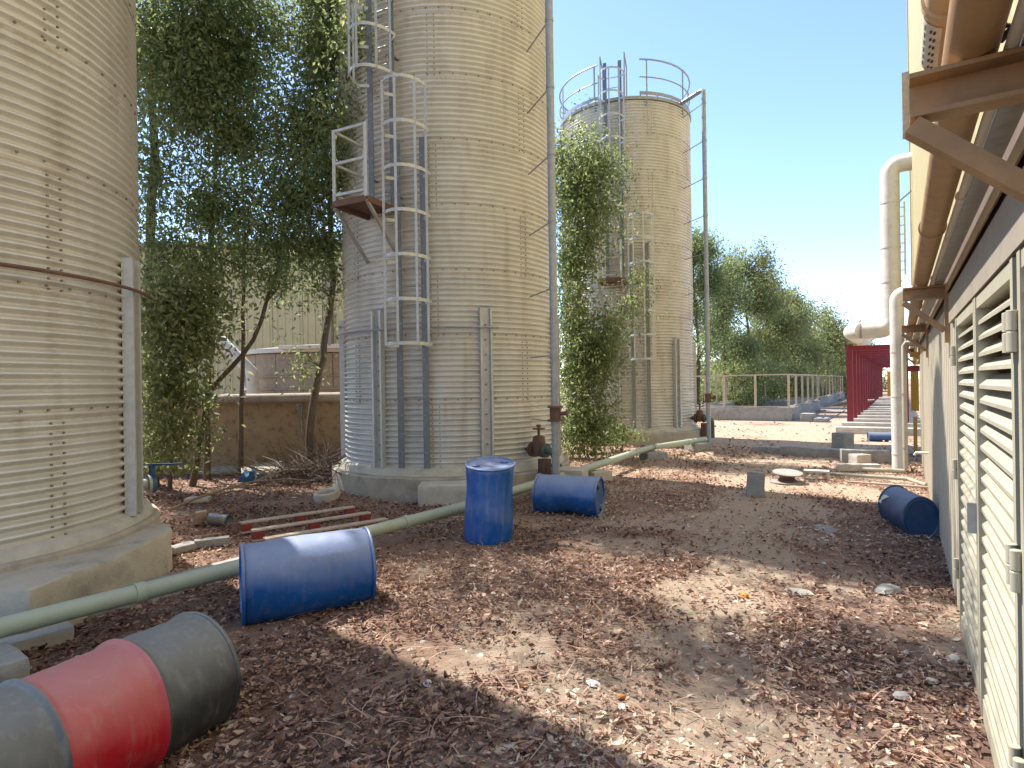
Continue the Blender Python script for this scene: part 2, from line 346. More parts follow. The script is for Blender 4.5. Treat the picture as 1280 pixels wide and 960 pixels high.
# pebbles and chips
def chips(name, n, smin, smax, seed, label):
    g = np.random.default_rng(seed); rr = 2 + g.random(n) * 17; th = R(90) + (g.random(n) - .5) * R(108)
    x = rr * np.cos(th); y = rr * np.sin(th); ok = (x * .84 - y * .543) < .33
    for (kx, ky, kr) in KEEP: ok &= np.hypot(x - kx, y - ky) > kr
    x = x[ok]; y = y[ok]; k = len(x); s = smin + (smax - smin) * g.random(k) ** 3
    cube = np.array([(-1, -1, 0), (1, -1, 0), (1, 1, 0), (-1, 1, 0), (-.7, -.6, 1), (.6, -.7, .8), (.7, .6, 1), (-.6, .7, .7)], float)
    V = cube[None] * (1 + g.normal(0, .22, (k, 8, 3))) * np.stack([s, s * (.5 + g.random(k) * .5), s * (.3 + .5 * g.random(k))], 1)[:, None]
    a = g.random(k) * 6.28; ca, sa = np.cos(a)[:, None], np.sin(a)[:, None]
    W = np.stack([V[..., 0] * ca - V[..., 1] * sa + x[:, None], V[..., 0] * sa + V[..., 1] * ca + y[:, None], V[..., 2] + gz(x, y)[:, None]], -1).reshape(-1, 3)
    i = np.arange(k)[:, None] * 8
    F_ = np.concatenate([i + q for q in ([4, 5, 6, 7], [0, 1, 5, 4], [1, 2, 6, 5], [2, 3, 7, 6], [3, 0, 4, 7])], 0)
    o = link(name, np_mesh(name, W, F_, np.repeat(g.random(k), 8)), M['chip']); tag(o, label, 'gravel', kind='stuff')
chips('gravel', 9000, .004, .022, 5, 'small pale stone chips scattered through the leaves and sand')

# dry stalks lying in the litter
def stalks(n, seed):
    g = np.random.default_rng(seed); V = []; Fs = []; tt = []
    rr = 2.2 + g.random(n) * 9; th = R(90) - (g.random(n) ** .8 * 1.3 - .45) * R(50); c = 0
    for q in range(n):
        x, y = rr[q] * math.cos(th[q]), rr[q] * math.sin(th[q])
        if x * .84 - y * .543 > .25 or any(math.hypot(x - a, y - b_) < r_ + .1 for a, b_, r_ in KEEP): continue
        a = g.random() * 6.28; Lg = .08 + g.random() * .22; bend = g.normal(0, .6); wd = .0015 + g.random() * .0015; z = .02 + g.random() * .02
        px, py = x, y
        for s_ in range(4):
            ca, sa = math.cos(a), math.sin(a); hz = float(gz(px, py)) + z + .012 * math.sin(s_ * 1.1)
            V += [(px - sa * wd, py + ca * wd, hz), (px + sa * wd, py - ca * wd, hz)]; tt += [.55 + .4 * (q % 7) / 7] * 2
            if s_: Fs.append((c - 2, c - 1, c + 1, c))
            c += 2; px += ca * Lg / 3; py += sa * Lg / 3; a += bend / 3
    o = link('dry_stalks', np_mesh('dry_stalks', np.array(V), np.array(Fs), np.array(tt)), M['litter'])
    tag(o, 'fine dry stalks and grass stems lying among the leaves', 'stalks', kind='stuff')
stalks(1500, 3)

# ------------------------------------------------------------------ silos
RS = 1.985; RINGS = 9; SH = 1.04
def panel_mesh():
    na = 24; per = 12; sg = 8; nz = per * sg; V = []; Fs = []
    for j in range(nz + 1):
        z = j / nz * SH; amp = .025 * min(1, j / 3, (nz - j) / 3)
        for i in range(na + 1):
            t_ = i / na; a = R(90.25) * t_
            r = RS + amp * math.cos(j / sg * 2 * math.pi) + lerp(-.0015, .003, t_) + (.008 if j < 4 else 0)
            V.append((r * math.cos(a), r * math.sin(a), z - (.012 if j == 0 else 0)))
    for j in range(nz):
        for i in range(na): q = j * (na + 1) + i; Fs.append((q, q + 1, q + na + 2, q + na + 1))
    me = np_mesh('wall_panel', np.array(V), np.array(Fs), None, True); me.materials.append(M['silo']); return me
PANEL = panel_mesh()
def bolt_mesh(even, n_low=9):
    mb = MB()
    def bolt(a, z, r0, rad=.0125):
        c, s = math.cos(a), math.sin(a); X = Vector((c, s, 0)); T = Vector((-s, c, 0)); p = Vector((r0 * c, r0 * s, z))
        vs_ = []
        for d_ in (0, .016):
            for k in range(6): vs_.append(p + X * d_ + T * math.cos(k * R(60)) * rad + Vector((0, 0, math.sin(k * R(60)) * rad)))
        mb.add(vs_, [(6, 7, 8, 9, 10, 11)] + [(k, (k + 1) % 6, 6 + (k + 1) % 6, 6 + k) for k in range(6)])
    for k in range(1, RINGS):
        for i in range(60): bolt(R(i * 6 + 2), k * SH + .045, RS + .006)
    for k in range(RINGS):
        off = even if k % 2 == 0 else even + 45
        for q in range(4):
            for dz in range(12):
                for da in (-1.6, 1.6): bolt(R(off + 90 * q + da), k * SH + .0867 * dz + .02, RS + .012, .0105)
    me = mb.mesh('bolts', smooth=False); me.materials.append(M['silo_bolt']); return me
def pol(r, a, z): return Vector((r * math.cos(R(a)), r * math.sin(R(a)), z))

def ladder(par, ph, z0, z1, cage0, cage1, name='ladder', off=.17, wide=.21):
    r0 = RS + off; tx = Vector((-math.sin(R(ph)), math.cos(R(ph)), 0)); ax = Vector((math.cos(R(ph)), math.sin(R(ph)), 0))
    mb = MB()
    for s in (-1, 1): mb.bar(ax * r0 + tx * s * wide + Vector((0, 0, z0)), ax * r0 + tx * s * wide + Vector((0, 0, z1)), .10, .018, up=ax)
    for z in np.arange(z0 + .5, z1, 1.9):
        for s in (-1, 1): mb.bar(ax * (RS - .01) + tx * s * wide + Vector((0, 0, z)), ax * r0 + tx * s * wide + Vector((0, 0, z)), .05, .01)
    ld = mb.build(name, M['galv_dark'], par, smooth=False)
    rm = MB().tube([tx * -wide, tx * wide], .011, 8).mesh('rung'); rm.materials.append(M['galv'])
    for z in np.arange(z0 + .25, z1 - .05, .29):
        q = link('rung', rm, None, ld); q.location = ax * r0 + Vector((0, 0, z))
    hm = MB(); pts = []
    for k in range(13):
        a = -math.pi * .5 + math.pi * k / 12 * 1.0
        pts.append(ax * (.10 + .50 * math.cos(a)) + tx * (.36 * math.sin(a)))
    pts = [tx * -wide] + pts + [tx * wide]
    for p, q in zip(pts, pts[1:]): hm.bar(p, q, .006, .05)
    hm = hm.mesh('cage_hoop', smooth=False); hm.materials.append(M['galv_pale'])
    zs = np.linspace(cage0, cage1, max(2, int(round((cage1 - cage0) / .68)) + 1))
    for z in zs: q = link('cage_hoop', hm, None, ld); q.location = ax * r0 + Vector((0, 0, z))
    for k in (2, 4, 7, 10, 12):
        p = pts[k]; q = ax * r0 + p * 1.0
        MB().bar(q + Vector((0, 0, cage0 - .03)), q + Vector((0, 0, cage1 + .03)), .04, .006, up=ax).build('cage_strap', M['galv_pale'], ld, smooth=False)
    return ld

def silo(loc, even, posts, up, low, plat, pipe, valve, rail, label, scale=1.0, conduit=None, zsplit=4.15, zb=.48):
    root = empty('storage_silo', (loc[0], loc[1], zb)); root.scale = (scale,) * 3
    tag(root, label, 'silo', 'corrugated storage silos in a row')
    for k in range(RINGS):
        for q in range(4):
            o = link('wall_panel', PANEL, None, root); o.location = (0, 0, k * SH); o.rotation_euler = (0, 0, R((even if k % 2 == 0 else even + 45) + 90 * q))
    bo = link('bolts', bolt_mesh(even), None, root); tag(bo, kind='stuff')
    H = RINGS * SH
    rf = MB().lathe([(RS + .045, H - .05), (RS + .06, H - .02), (RS + .06, H + .03), (RS - .02, H + .07), (.5, H + .32), (.28, H + .34), (.28, H + .42), (.05, H + .44)], 64).build('roof', M['galv'], root)
    for a in range(0, 360, 15): MB().bar(pol(RS, a + 3, H + .085), pol(.5, a + 3, H + .33), .03, .03).build('roof_rib', M['galv'], rf, smooth=False)
    MB().lathe([(RS - .1, -.12), (RS + .13, -.12), (RS + .10, -.03), (RS + .02, .02), (RS - .1, .02)], 64, cap0=False, cap1=False).build('grout_ring', M['conc_pale'], root)
    for a in posts:                                                  # paired channel stiffeners on the lower sheets
        ax = pol(1, a, 0); tx = Vector((-ax.y, ax.x, 0)); mb = MB(); z0, z1 = .0, 2.55
        for s in (-1, 1):
            mb.bar(ax * (RS + .055) + tx * s * .085 + Vector((0, 0, z0)), ax * (RS + .055) + tx * s * .085 + Vector((0, 0, z1)), .034, .10, up=ax)
        mb.bar(ax * (RS + .022) + Vector((0, 0, z0)), ax * (RS + .022) + Vector((0, 0, z1)), .15, .02, up=ax)
        st = mb.build('stiffener_post', M['galv_pale'], root, smooth=False)
        bb = MB()
        for z in np.arange(.12, 2.5, .24): bb.tube([ax * (RS + .03) + Vector((0, 0, z)), ax * (RS + .055) + Vector((0, 0, z))], .016, 6)
        tag(bb.build('post_bolts', M['silo_bolt'], st, smooth=False), kind='stuff')
    ladder(root, up, zsplit, H + 1.0, zsplit + 2.0, H + .55)
    ladder(root, low, 0.02, zsplit + 1.05, 1.95, zsplit + 1.75)
    if plat is not None:
        ax = pol(1, plat, 0); tx = Vector((-ax.y, ax.x, 0)); zc = zsplit
        U = lambda r, t_, z: ax * r + tx * t_ + Vector((0, 0, z))
        pf = MB(); pf.box(None, (.80, .64, .035), M=Matrix.Translation(U(RS + .41, 0, zc)) @ Matrix.Rotation(R(plat), 4, 'Z'))
        for s in (-.32, .32): pf.bar(U(RS - .02, s, zc - .045), U(RS + .80, s, zc - .045), .05, .08)
        pf.bar(U(RS + .81, -.32, zc - .045), U(RS + .81, .32, zc - .045), .05, .08)
        pf = pf.build('platform', M['rust'], root, smooth=False)
        for s in (-.32, .32): MB().bar(U(RS + .8, s, zc - .05), U(RS + .02, s, zc - .8), .045, .045).build('platform_brace', M['galv'], pf, smooth=False)
        for (r_, s) in ((RS + .79, -.31), (RS + .79, .31), (RS + .1, -.31)):
            MB().bar(U(r_, s, zc), U(r_, s, zc + 1.1), .045, .045).build('rail_post', M['galv_pale'], pf, smooth=False)
        for z in (.1, .58, 1.08):
            MB().bar(U(RS + .1, -.31, zc + z), U(RS + .81, -.31, zc + z), .04, .035).build('guard_rail', M['galv_pale'], pf, smooth=False)
            MB().bar(U(RS + .79, -.31, zc + z), U(RS + .79, .31, zc + z), .035, .04).build('guard_rail', M['galv_pale'], pf, smooth=False)
    if rail:
        arcs = rail
        rr_ = RS + .02
        for (a0, a1) in arcs:
            hr = None
            for zz, tw in ((1.08, .024), (.58, .018)):
                pts = [pol(rr_, a, H + zz) for a in np.linspace(a0, a1, 14)]
                q = MB().tube(pts, tw, 8).build('handrail', M['galv'], root)
                hr = hr or q
            tb = MB()
            aa = np.linspace(a0, a1, 14)
            for p, q in zip(aa, aa[1:]): tb.bar(pol(rr_, p, H + .13), pol(rr_, q, H + .13), .008, .10)
            tb.build('toe_board', M['galv'], root, smooth=False)
            for a in np.linspace(a0 + 6, a1 - 3, max(2, int((a1 - a0) / 33) + 1)):
                MB().bar(pol(rr_, a, H - .25), pol(rr_, a, H + 1.08), .04, .03, up=pol(1, a, 0)).build('rail_post', M['galv'], hr, smooth=False)
        for s in (-1, 1):                                            # tall hoop ends of the ladder above the roof edge
            ax = pol(1, up, 0); tx = Vector((-ax.y, ax.x, 0)); p = ax * (RS + .17) + tx * s * .34; q = ax * (RS - .25) + tx * s * .34
            MB().tube([p + Vector((0, 0, H - .1)), p + Vector((0, 0, H + 1.2)), q + Vector((0, 0, H + 1.0)), q + Vector((0, 0, H + .1))], .02, 8).build('ladder_handle', M['galv'], root)
    pr, pa = pipe                                                    # vertical fill pipe held off the wall
    p = pol(pr, pa, 0); d_ = pol(1, pa, 0); fp = MB()
    fp.tube([pol(RS - .1, pa + 7, H + .05), p + Vector((0, 0, H + .05)) - d_ * .08, p + Vector((0, 0, H + .01)) , p + Vector((0, 0, H - .1)), p + Vector((0, 0, -.42))], .06, 14)
    fp = fp.build('fill_pipe', M['galv'], root)
    for z in np.arange(.72, H - .3, 1.04):
        MB().lathe([(.062, -.03), (.068, -.028), (.068, .028), (.062, .03)], 14, M=Matrix.Translation(p + Vector((0, 0, z)))).build('pipe_collar', M['galv'], fp)
        MB().bar(p + Vector((0, 0, z)), pol(RS, pa + 9, z), .018, .018).build('pipe_bracket', M['galv'], fp, smooth=False)
    vb = MB(); Mx = Matrix.Translation(p + Vector((0, 0, .85)))
    vb.lathe([(.062, -.12), (.12, -.12), (.12, -.09), (.085, -.09), (.085, .09), (.12, .09), (.12, .12), (.062, .12)], 16, M=Mx)
    vb.tube([p + Vector((0, 0, .85)), p + Vector((.17, -.05, .85))], .03, 8); vb.tube([p + Vector((.17, -.05, .85)), p + Vector((.19, -.056, .85))], .06, 10)
    vb.build('pipe_valve', M['rust'], fp)
    if valve is not None:
        ax = pol(1, valve, 0); tx = Vector((-ax.y, ax.x, 0)); zc = .22
        Z = lambda r, z=zc: ax * r + Vector((0, 0, z))
        vb = MB(); vb.tube([Z(RS - .05), Z(RS + .36)], .065, 14)
        vb.tube([Z(RS + .08), Z(RS + .11)], .125, 16); vb.tube([Z(RS + .13), Z(RS + .16)], .125, 16)
        vb.tube([Z(RS + .33), Z(RS + .36)], .125, 16); vb.tube([Z(RS + .24, zc - .1), Z(RS + .24, zc + .12), Z(RS + .24, zc + .2), Z(RS + .24, zc + .24)], [.10, .11, .10, .06], 12)
        vb.tube([Z(RS + .24, zc + .2), Z(RS + .24, zc + .22)], .10, 12)
        vb.tube([Z(RS + .24, zc + .22), Z(RS + .24, zc + .38)], .022, 8); vb.tube([Z(RS + .24, zc + .38), Z(RS + .24, zc + .42)], .04, 8)
        v_ = vb.build('gate_valve', M['rust'], root)
        hw = MB(); hw.tube([Z(RS + .24, zc + .35) + (ax * math.cos(k * R(20)) + tx * math.sin(k * R(20))) * .1 for k in range(18)], .012, 6, closed=True)
        for k in range(3): e_ = (ax * math.cos(k * R(60)) + tx * math.sin(k * R(60))) * .1; hw.tube([Z(RS + .24, zc + .35) - e_, Z(RS + .24, zc + .35) + e_], .008, 6)
        hw.build('hand_wheel', M['rust'], v_)
        eb = MB(); eb.tube([Z(RS + .36), Z(RS + .46)] + [Z(RS + .46 + .14 * math.sin(R(a)), zc - .14 + .14 * math.cos(R(a))) for a in range(10, 91, 16)] + [Z(RS + .6, -.35)], .062, 14)
        eb.tube([Z(RS + .38), Z(RS + .41)], .12, 16); eb.tube([Z(RS + .60, -.02), Z(RS + .6, .01)], .11, 14)
        eb.build('outlet_elbow', M['dgreen'], v_)
        MB().box(None, (.16, .16, .4), M=Matrix.Translation(Z(RS + .36, -.12)) @ Matrix.Rotation(R(valve), 4, 'Z')).build('valve_support', M['rust'], v_, bevel=.008)
    if conduit:
        a0, a1, zc, mk = conduit
        MB().tube([pol(RS + .15, a, zc) for a in np.linspace(a0, a1, 30)], .017, 8).build('conduit', M[mk], root)
    return root

silo1 = silo(S1, -14, [13 + 51.43 * k for k in range(7)], 150, 165, 150, (2.87, 120), None, None,
     'nearest cream corrugated silo cut off by the left edge of the photo', 1.022, (-140, 24, 2.22, 'rust'), zb=.53)
silo(S2, -92, [-69 + 51.43 * k for k in range(7)], -114, -101, -117, (2.87, -51), -45, [(-60, 60), (90, 200)],
     'tall middle corrugated silo with a caged ladder and small platform', 1.0, (-215, -64, 2.23, 'galv'))
silo(S3, -80, [-58 + 51.43 * k for k in range(7)], -109, -91, -110, (2.9, -52), -32, [(-88, 40), (-215, -122)],
     'farthest corrugated silo with its roof edge and handrails against the sky', 1.0, None)
bv = MB()                                                            # blue lever valve on the outlet of the near silo
ax = pol(1, 47, 0)
bvp = MB().tube([ax * (RS - .05) + Vector((0, 0, .12)), ax * (RS + .14) + Vector((0, 0, .12))], .07, 14); bvp.tube([ax * (RS + .14) + Vector((0, 0, .12)), ax * (RS + .17) + Vector((0, 0, .12))], .12, 14)
bvp = bvp.build('outlet_pipe', M['galv'], silo1)
MB().tube([ax * (RS + .17) + Vector((0, 0, .12)), ax * (RS + .22) + Vector((0, 0, .12))], .11, 16).tube([ax * (RS + .195) + Vector((0, 0, .12)), ax * (RS + .195) + Vector((0, 0, .34))], .035, 8).build('butterfly_valve', M['bvalve'], bvp)
MB().bar(ax * (RS + .195) + Vector((-.12, .03, .345)), ax * (RS + .195) + Vector((.42, -.12, .37)), .035, .018).build('valve_lever', M['bvalve'], bvp, smooth=False)

def pad(loc, rad, top, label, extra=None):
    n = 72; prof = [(rad + .02, -.3), (rad + .01, 0), (rad, top - .025), (rad - .025, top), (.2, top + .005)]
    mb = MB().lathe(prof, n); mb.v = [(x * (1 + .008 * math.sin(3 * math.atan2(y, x) + loc[0])), y * (1 + .008 * math.sin(5 * math.atan2(y, x))), z + .006 * math.sin(9 * math.atan2(y, x))) for x, y, z in mb.v]
    o = mb.build('concrete_pad', M['conc']); o.location = (loc[0], loc[1], 0); tag(o, label, 'foundation', 'round concrete silo pads'); return o
pad(S1, 2.2, .45, 'round concrete pad under the nearest silo, with a blue valve above it')
pad(S2, 2.24, .36, 'round concrete pad under the middle silo behind the upright blue drum')
pad(S3, 2.24, .36, 'round concrete pad under the farthest silo by the end of the green pipe')
o = MB().prism([(-3.44, 4.25), (-3.36, 5.2), (-3.40, 5.95), (-3.60, 6.28), (-4.1, 6.3), (-4.6, 5.4), (-4.6, 4.7), (-3.95, 4.20)], -.1, .395).build('broken_kerb_block', M['conc_st'], bevel=.02, cuts=3, rough=.016)
tag(o, 'large stained concrete block cast against the nearest silo pad', 'concrete block')
o = MB().box((-.95, 9.12, .13), (.95, .5, .36), R(2)).build('concrete_step', M['conc_pale'], bevel=.015, cuts=2, rough=.006)
tag(o, 'low square concrete step in front of the middle silo pad', 'step')
o = MB().box((.95, 10.15, .15), (.55, .5, .42), R(-20)).build('concrete_plinth', M['conc_pale'], bevel=.02, cuts=2, rough=.008)
tag(o, 'pale concrete plinth beside the vertical pipe of the middle silo', 'plinth')

# ------------------------------------------------------------------ drums
def drum_body(Rr, Lg, ribs=(), n=64, seg=26):
    prof = [(Rr * .86, .015), (Rr * .90, .0), (Rr * .965, .012), (Rr * .99, .035)]
    for k in range(seg + 1):
        z = .05 + (Lg - .10) * k / seg; r = Rr
        for q in ribs: r += .016 * math.exp(-((z / Lg - q) / .013) ** 2)
        prof.append((r, z))
    prof += [(Rr * .99, Lg - .035), (Rr * .965, Lg - .012), (Rr * .90, Lg), (Rr * .86, Lg - .015)]
    return MB().lathe(prof, n)
def deform(mb, fn): mb.v = [tuple(fn(Vector(p))) for p in mb.v]; return mb
def drum(loc, axis_dir, Rr, Lg, mk, label, fn=None, ribs=(), bands=None, caps=True, lid='blue_dark', sink=.02, roll=0, opened=False, pitch=0):
    d = Vector(axis_dir).normalized()
    root = empty('drum', (loc[0], loc[1], float(gz(loc[0], loc[1])) - sink))
    tag(root, label, 'drum', 'discarded drums lying about the yard')
    lying = abs(d.z) < .9
    q = d.to_track_quat('Z', 'Y').to_matrix().to_4x4() @ Matrix.Rotation(roll, 4, 'Z')
    T = Matrix.Translation((0, 0, Rr if lying else 0)) @ q @ Matrix.Translation((0, 0, -Lg / 2 if lying else 0))
    def fin(mb, name, mk_, par):
        if fn: deform(mb, fn)
        from mathutils import noise as mn
        mb.v = [(p[0] * (1 + d_), p[1] * (1 + d_), p[2]) for p in mb.v for d_ in (.022 * mn.noise(Vector(p) * 4.5 + Vector((loc[0] * 7, 0, 0))) + .008 * mn.noise(Vector(p) * 13),)]
        mb.v = [tuple(T @ Vector(p)) for p in mb.v]; return mb.build(name, M[mk_], par)
    if bands is None:
        mb = drum_body(Rr, Lg, ribs, 64, 60 if ribs else 26)
        body = fin(mb, 'body', mk, root)
    else:
        body = None
        z0 = .02
        for (z1, mk_, nm) in bands:
            prof = []
            if z0 < .03: prof += [(Rr * .93, z0), (Rr * .985, z0 - .015), (Rr * 1.012, z0 - .005), (Rr * 1.012, z0 + .01), (Rr, z0 + .018)]
            for k in range(61):
                z = lerp(z0 + (.02 if z0 < .03 else 0), z1 - (.02 if z1 > Lg - .03 else 0), k / 60); r = Rr
                for q_ in ribs: r += .017 * math.exp(-((z - q_ * Lg) / .018) ** 2)
                prof.append((r, z))
            if z1 > Lg - .03: prof += [(Rr, z1 - .018), (Rr * 1.012, z1 - .01), (Rr * 1.012, z1 + .005), (Rr * .985, z1 + .012), (Rr * .94, z1)]
            bmb = MB().lathe(prof, 64, cap0=False, cap1=False)
            ob = fin(bmb, nm, mk_, root); z0 = z1
    for ze in (.012, Lg - .012):
        fin(MB().tube([(Rr * 1.0 * math.cos(R(a)), Rr * 1.0 * math.sin(R(a)), ze) for a in range(0, 360, 6)], .0135, 8, closed=True), 'rim', mk or 'black', root)
    if not opened:
        for ze, s in ((Lg, 1), (0, -1)):
            zz = ze - s * .022
            hd = MB().lathe([(Rr * .945, zz), (Rr * .5, zz + s * .006), (.01, zz + s * .004)], 48, cap0=False)
            h_ = fin(hd, 'head', lid, root)
            if ze == Lg and caps:
                for ang in (0.4, 0.4 + math.pi):
                    fin(MB().lathe([(.045, zz + s * .0), (.045, zz + s * .022), (.036, zz + s * .028), (.0, zz + s * .028)], 14, M=Matrix.Translation((Rr * .62 * math.cos(ang), Rr * .62 * math.sin(ang), 0)), cap0=False), 'bung_cap', lid, h_)
    else:
        h_ = fin(MB().lathe([(Rr * .9, .05), (.01, .05)], 48, cap0=False), 'base_head', lid, root)
        fin(MB().lathe([(Rr * .90, Lg - .01), (Rr * .90, Lg - .13), (Rr * .3, Lg - .15), (.01, Lg - .15)], 48, cap0=False), 'sunken_head', lid, root)
    return root

def crush_stand(p):
    z = p.z; a = math.atan2(p.y, p.x); k = 1 - .07 * math.exp(-((z - .62) / .22) ** 2)
    f = 1 + .03 * math.cos(2 * a + .6) * (z / .9) + (-.075 * max(0, math.cos(3 * a + .7)) ** 3) * max(0, 1 - z / .3)
    return Vector((p.x * k * f + .035 * (1 - z / .9), p.y * k * f, z - .15 * p.y * (z / .9)))
drum((-.27, 6.98), (0, 0, 1), .283, .92, 'blue_clean', 'blue plastic drum standing upright in front of the middle silo', crush_stand, sink=.03, lid='blue_clean')
def dent_a(p):
    a = math.atan2(p.y, p.x); t_ = p.z / .86
    d_ = .055 * math.exp(-((t_ - .55) / .25) ** 2) * max(0, math.cos(a + .3)) ** 2
    k = 1 - d_ / .3
    return Vector((p.x * k, p.y * k, p.z))
drum((.76, 8.28), (.93, -.37, 0), .275, .88, 'blue', 'dented blue drum lying on its side just right of the upright drum', dent_a, sink=.03, roll=R(-90))
def dent_b(p):
    a = math.atan2(p.y, p.x); t_ = p.z / 1.02; k = 1 + .04 * math.sin(math.pi * t_) - .03 * math.cos(2 * a)
    return Vector((p.x * k, p.y * k, p.z + .02 * math.cos(a)))
drum((-1.72, 4.98), (.86, .50, 0), .305, 1.02, 'blue', 'large blue drum lying on its side beside the red and black drum', dent_b, sink=.03, lid='blue')
drum((-1.98, 2.75), (.40, .915, 0), .31, 1.18, None, 'steel drum painted black with a red middle, lying in the near left corner', None,
     ribs=(.295, .655), bands=[(.35, 'black', 'black_section'), (.773, 'red', 'red_band'), (1.16, 'black', 'black_section')], sink=.04, lid='black')
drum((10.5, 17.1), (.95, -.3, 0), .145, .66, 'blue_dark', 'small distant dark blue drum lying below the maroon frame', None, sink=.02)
def squash(p): return Vector((p.x * 1.12, p.y * .86, p.z))
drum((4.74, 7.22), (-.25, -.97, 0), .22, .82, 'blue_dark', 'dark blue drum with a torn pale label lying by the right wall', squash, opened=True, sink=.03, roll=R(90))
dl = [o for o in bpy.data.objects if o.get('label', '').startswith('dark blue drum with a torn')][0]
def lab_patch():
    mb = MB(); d = Vector((-.25, -.97, 0)).normalized(); q = d.to_track_quat('Z', 'Y').to_matrix(); n = 10; v = []; f = []
    for i in range(n + 1):
        for j in range(4):
            a = R(70) - R(105) * i / n; z = .12 + .11 * j / 3 + .03 * math.sin(i * 1.7 + j); 
            X = Vector((0, 0, 1)); Y_ = X.cross(d) if False else d.cross(X)
            v.append(Vector((0, 0, .22)) - d * .41 + d * z + (X * math.cos(a) * .86 + Y_ * math.sin(a) * 1.12) * .223)
    for i in range(n):
        for j in range(3): q_ = i * 4 + j; f.append((q_, q_ + 1, q_ + 5, q_ + 4))
    return mb.add(v, f)
lab_patch().build('torn_label', M['label'], dl)

# ------------------------------------------------------------------ pale green pipe and its supports
gpts = [(-4.6, 2.3, .24), (-3.41, 3.97, .24), (-2.45, 5.12, .25), (-1.42, 6.55, .25), (-.68, 7.55, .25), (1.47, 11.0, .27), (3.1, 13.75, .28), (3.3, 14.0, .28), (3.55, 14.2, .28), (5.05, 15.75, .27)]
gp = empty('green_pipe', (-.68, 7.55, 0)); tag(gp, 'long pale green pipe running across the yard behind the drums', 'pipe')
mb = MB().tube(gpts, .068, 18); mb.v = [(x + .68, y - 7.55, z) for x, y, z in mb.v]; mb.build('pipe_run', M['pgreen'], gp)
def along(t_):
    i = int(t_); a = Vector(gpts[i]); b_ = Vector(gpts[i + 1]); return a.lerp(b_, t_ - i), (b_ - a).normalized()
for t_ in (1.55, 3.25, 4.2, 4.75, 6.5, 8.55):
    p, d = along(t_); MB().tube([p - d * .035 + Vector((.68, -7.55, 0)), p + d * .035 + Vector((.68, -7.55, 0))], .079, 18).build('coupling', M['pgreen'], gp)
for t_ in (4.82, 6.62):
    p, d = along(t_); MB().tube([p - d * .015 + Vector((.68, -7.55, 0)), p + d * .015 + Vector((.68, -7.55, 0))], .084, 14).build('pipe_clamp', M['rust'], gp)
def block(name, c, dim, rz, mk, label, cat='concrete block', bevel=.012, rough=.006, tilt=None, cuts=2, group=None):
    mb = MB().box((0, 0, 0), dim); o = mb.build(name, M[mk], bevel=bevel, cuts=cuts, rough=rough)
    o.location = c; o.rotation_euler = (tilt[0] if tilt else 0, tilt[1] if tilt else 0, R(rz)); tag(o, label, cat, group); return o
block('pipe_support', (1.55, 10.95, .07), (.42, .3, .24), 30, 'conc_pale', 'pale concrete support under the green pipe beside the lying blue drum')
block('pipe_support', (3.2, 13.7, .07), (.5, .42, .26), 15, 'conc_grey', 'grey concrete support under the bend of the green pipe')
block('pipe_support', (4.72, 15.38, .08), (.5, .4, .28), 25, 'conc_grey', 'squat concrete block under the far end of the green pipe')
block('concrete_slab', (-3.10, 5.42, .03), (.3, 1.7, .13), -36, 'conc_grey', 'long grey slab lying under the green pipe beside the near silo', 'slab', rough=.012)
block('concrete_slab', (-3.33, 3.62, .06), (.42, .52, .2), -35, 'conc_grey', 'grey concrete block under the green pipe at the left edge', rough=.01)
block('concrete_slab', (-3.5, 4.2, .03), (.24, .62, .12), -40, 'conc_pale', 'broken pale slab end between the left edge block and the silo kerb', 'slab', rough=.012)

# ------------------------------------------------------------------ pallet behind the big drum
pl = empty('wooden_pallet', (-2.45, 7.35, float(gz(-2.45, 7.35)))); pl.rotation_euler = (0, 0, R(38)); tag(pl, 'weathered wooden pallet with red blocks lying behind the big blue drum', 'pallet')
for k, yy in enumerate((-.5, .0, .5)):
    bd = MB().box((0, yy, .03), (1.45, .09, .022)).build('bottom_board', M['wood'], pl, bevel=.003)
    for xx in (-.66, 0, .66): MB().box((xx, yy, .088), (.13, .085, .088)).build('block', M['woodred'], bd, bevel=.004)
    MB().box((0, yy, .144), (1.45, .1, .022)).build('top_board', M['wood'], pl, bevel=.003)

# ------------------------------------------------------------------ small debris near the silos
mb = MB().lathe([(.19, 0), (.2, .05), (.195, .12), (.17, .14), (.13, .12), (.125, .03), (.14, .02)], 28, cap0=False, cap1=False)
o = mb.build('concrete_ring', M['conc_pale'], rough=.01); o.location = (-2.95, 9.5, .02); o.rotation_euler = (R(8), R(-5), 0); tag(o, 'small pale concrete ring on the leaves behind the pallet', 'concrete ring')
o = MB().tube([(0, 0, 0), (.26, -.05, -.02)], .075, 18, caps=False).tube([(.26, -.05, -.02), (0, 0, 0)], .066, 18, caps=False).build('pipe_offcut', M['galv']); o.location = (-3.98, 7.86, .10); tag(o, 'short grey pipe offcut leaning against a small board', 'pipe offcut')
block('wood_offcut', (-4.10, 7.80, .10), (.03, .14, .26), -35, 'wood', 'small grey board propped up beside the pipe offcut', 'board', bevel=.004, tilt=(0, R(28)))
block('broken_brick', (-3.45, 6.85, .05), (.36, .11, .09), 28, 'conc_grey', 'narrow grey block piece lying left of the pallet', 'block piece')
block('broken_slab', (-3.72, 6.62, .04), (.16, .42, .07), -30, 'conc_grey', 'flat grey slab piece at the foot of the stained concrete block', 'slab', rough=.01)
block('broken_slab', (-6.15, 12.35, .10), (.85, .25, .07), 20, 'conc_grey', 'thin slab leaning near the foot of the tan wall', 'slab', tilt=(R(25), 0))
block('broken_slab', (-4.95, 11.9, .14), (.8, .5, .16), 25, 'conc', 'tilted brown slab beside the brush pile', 'slab', tilt=(R(15), R(-6)), rough=.015)
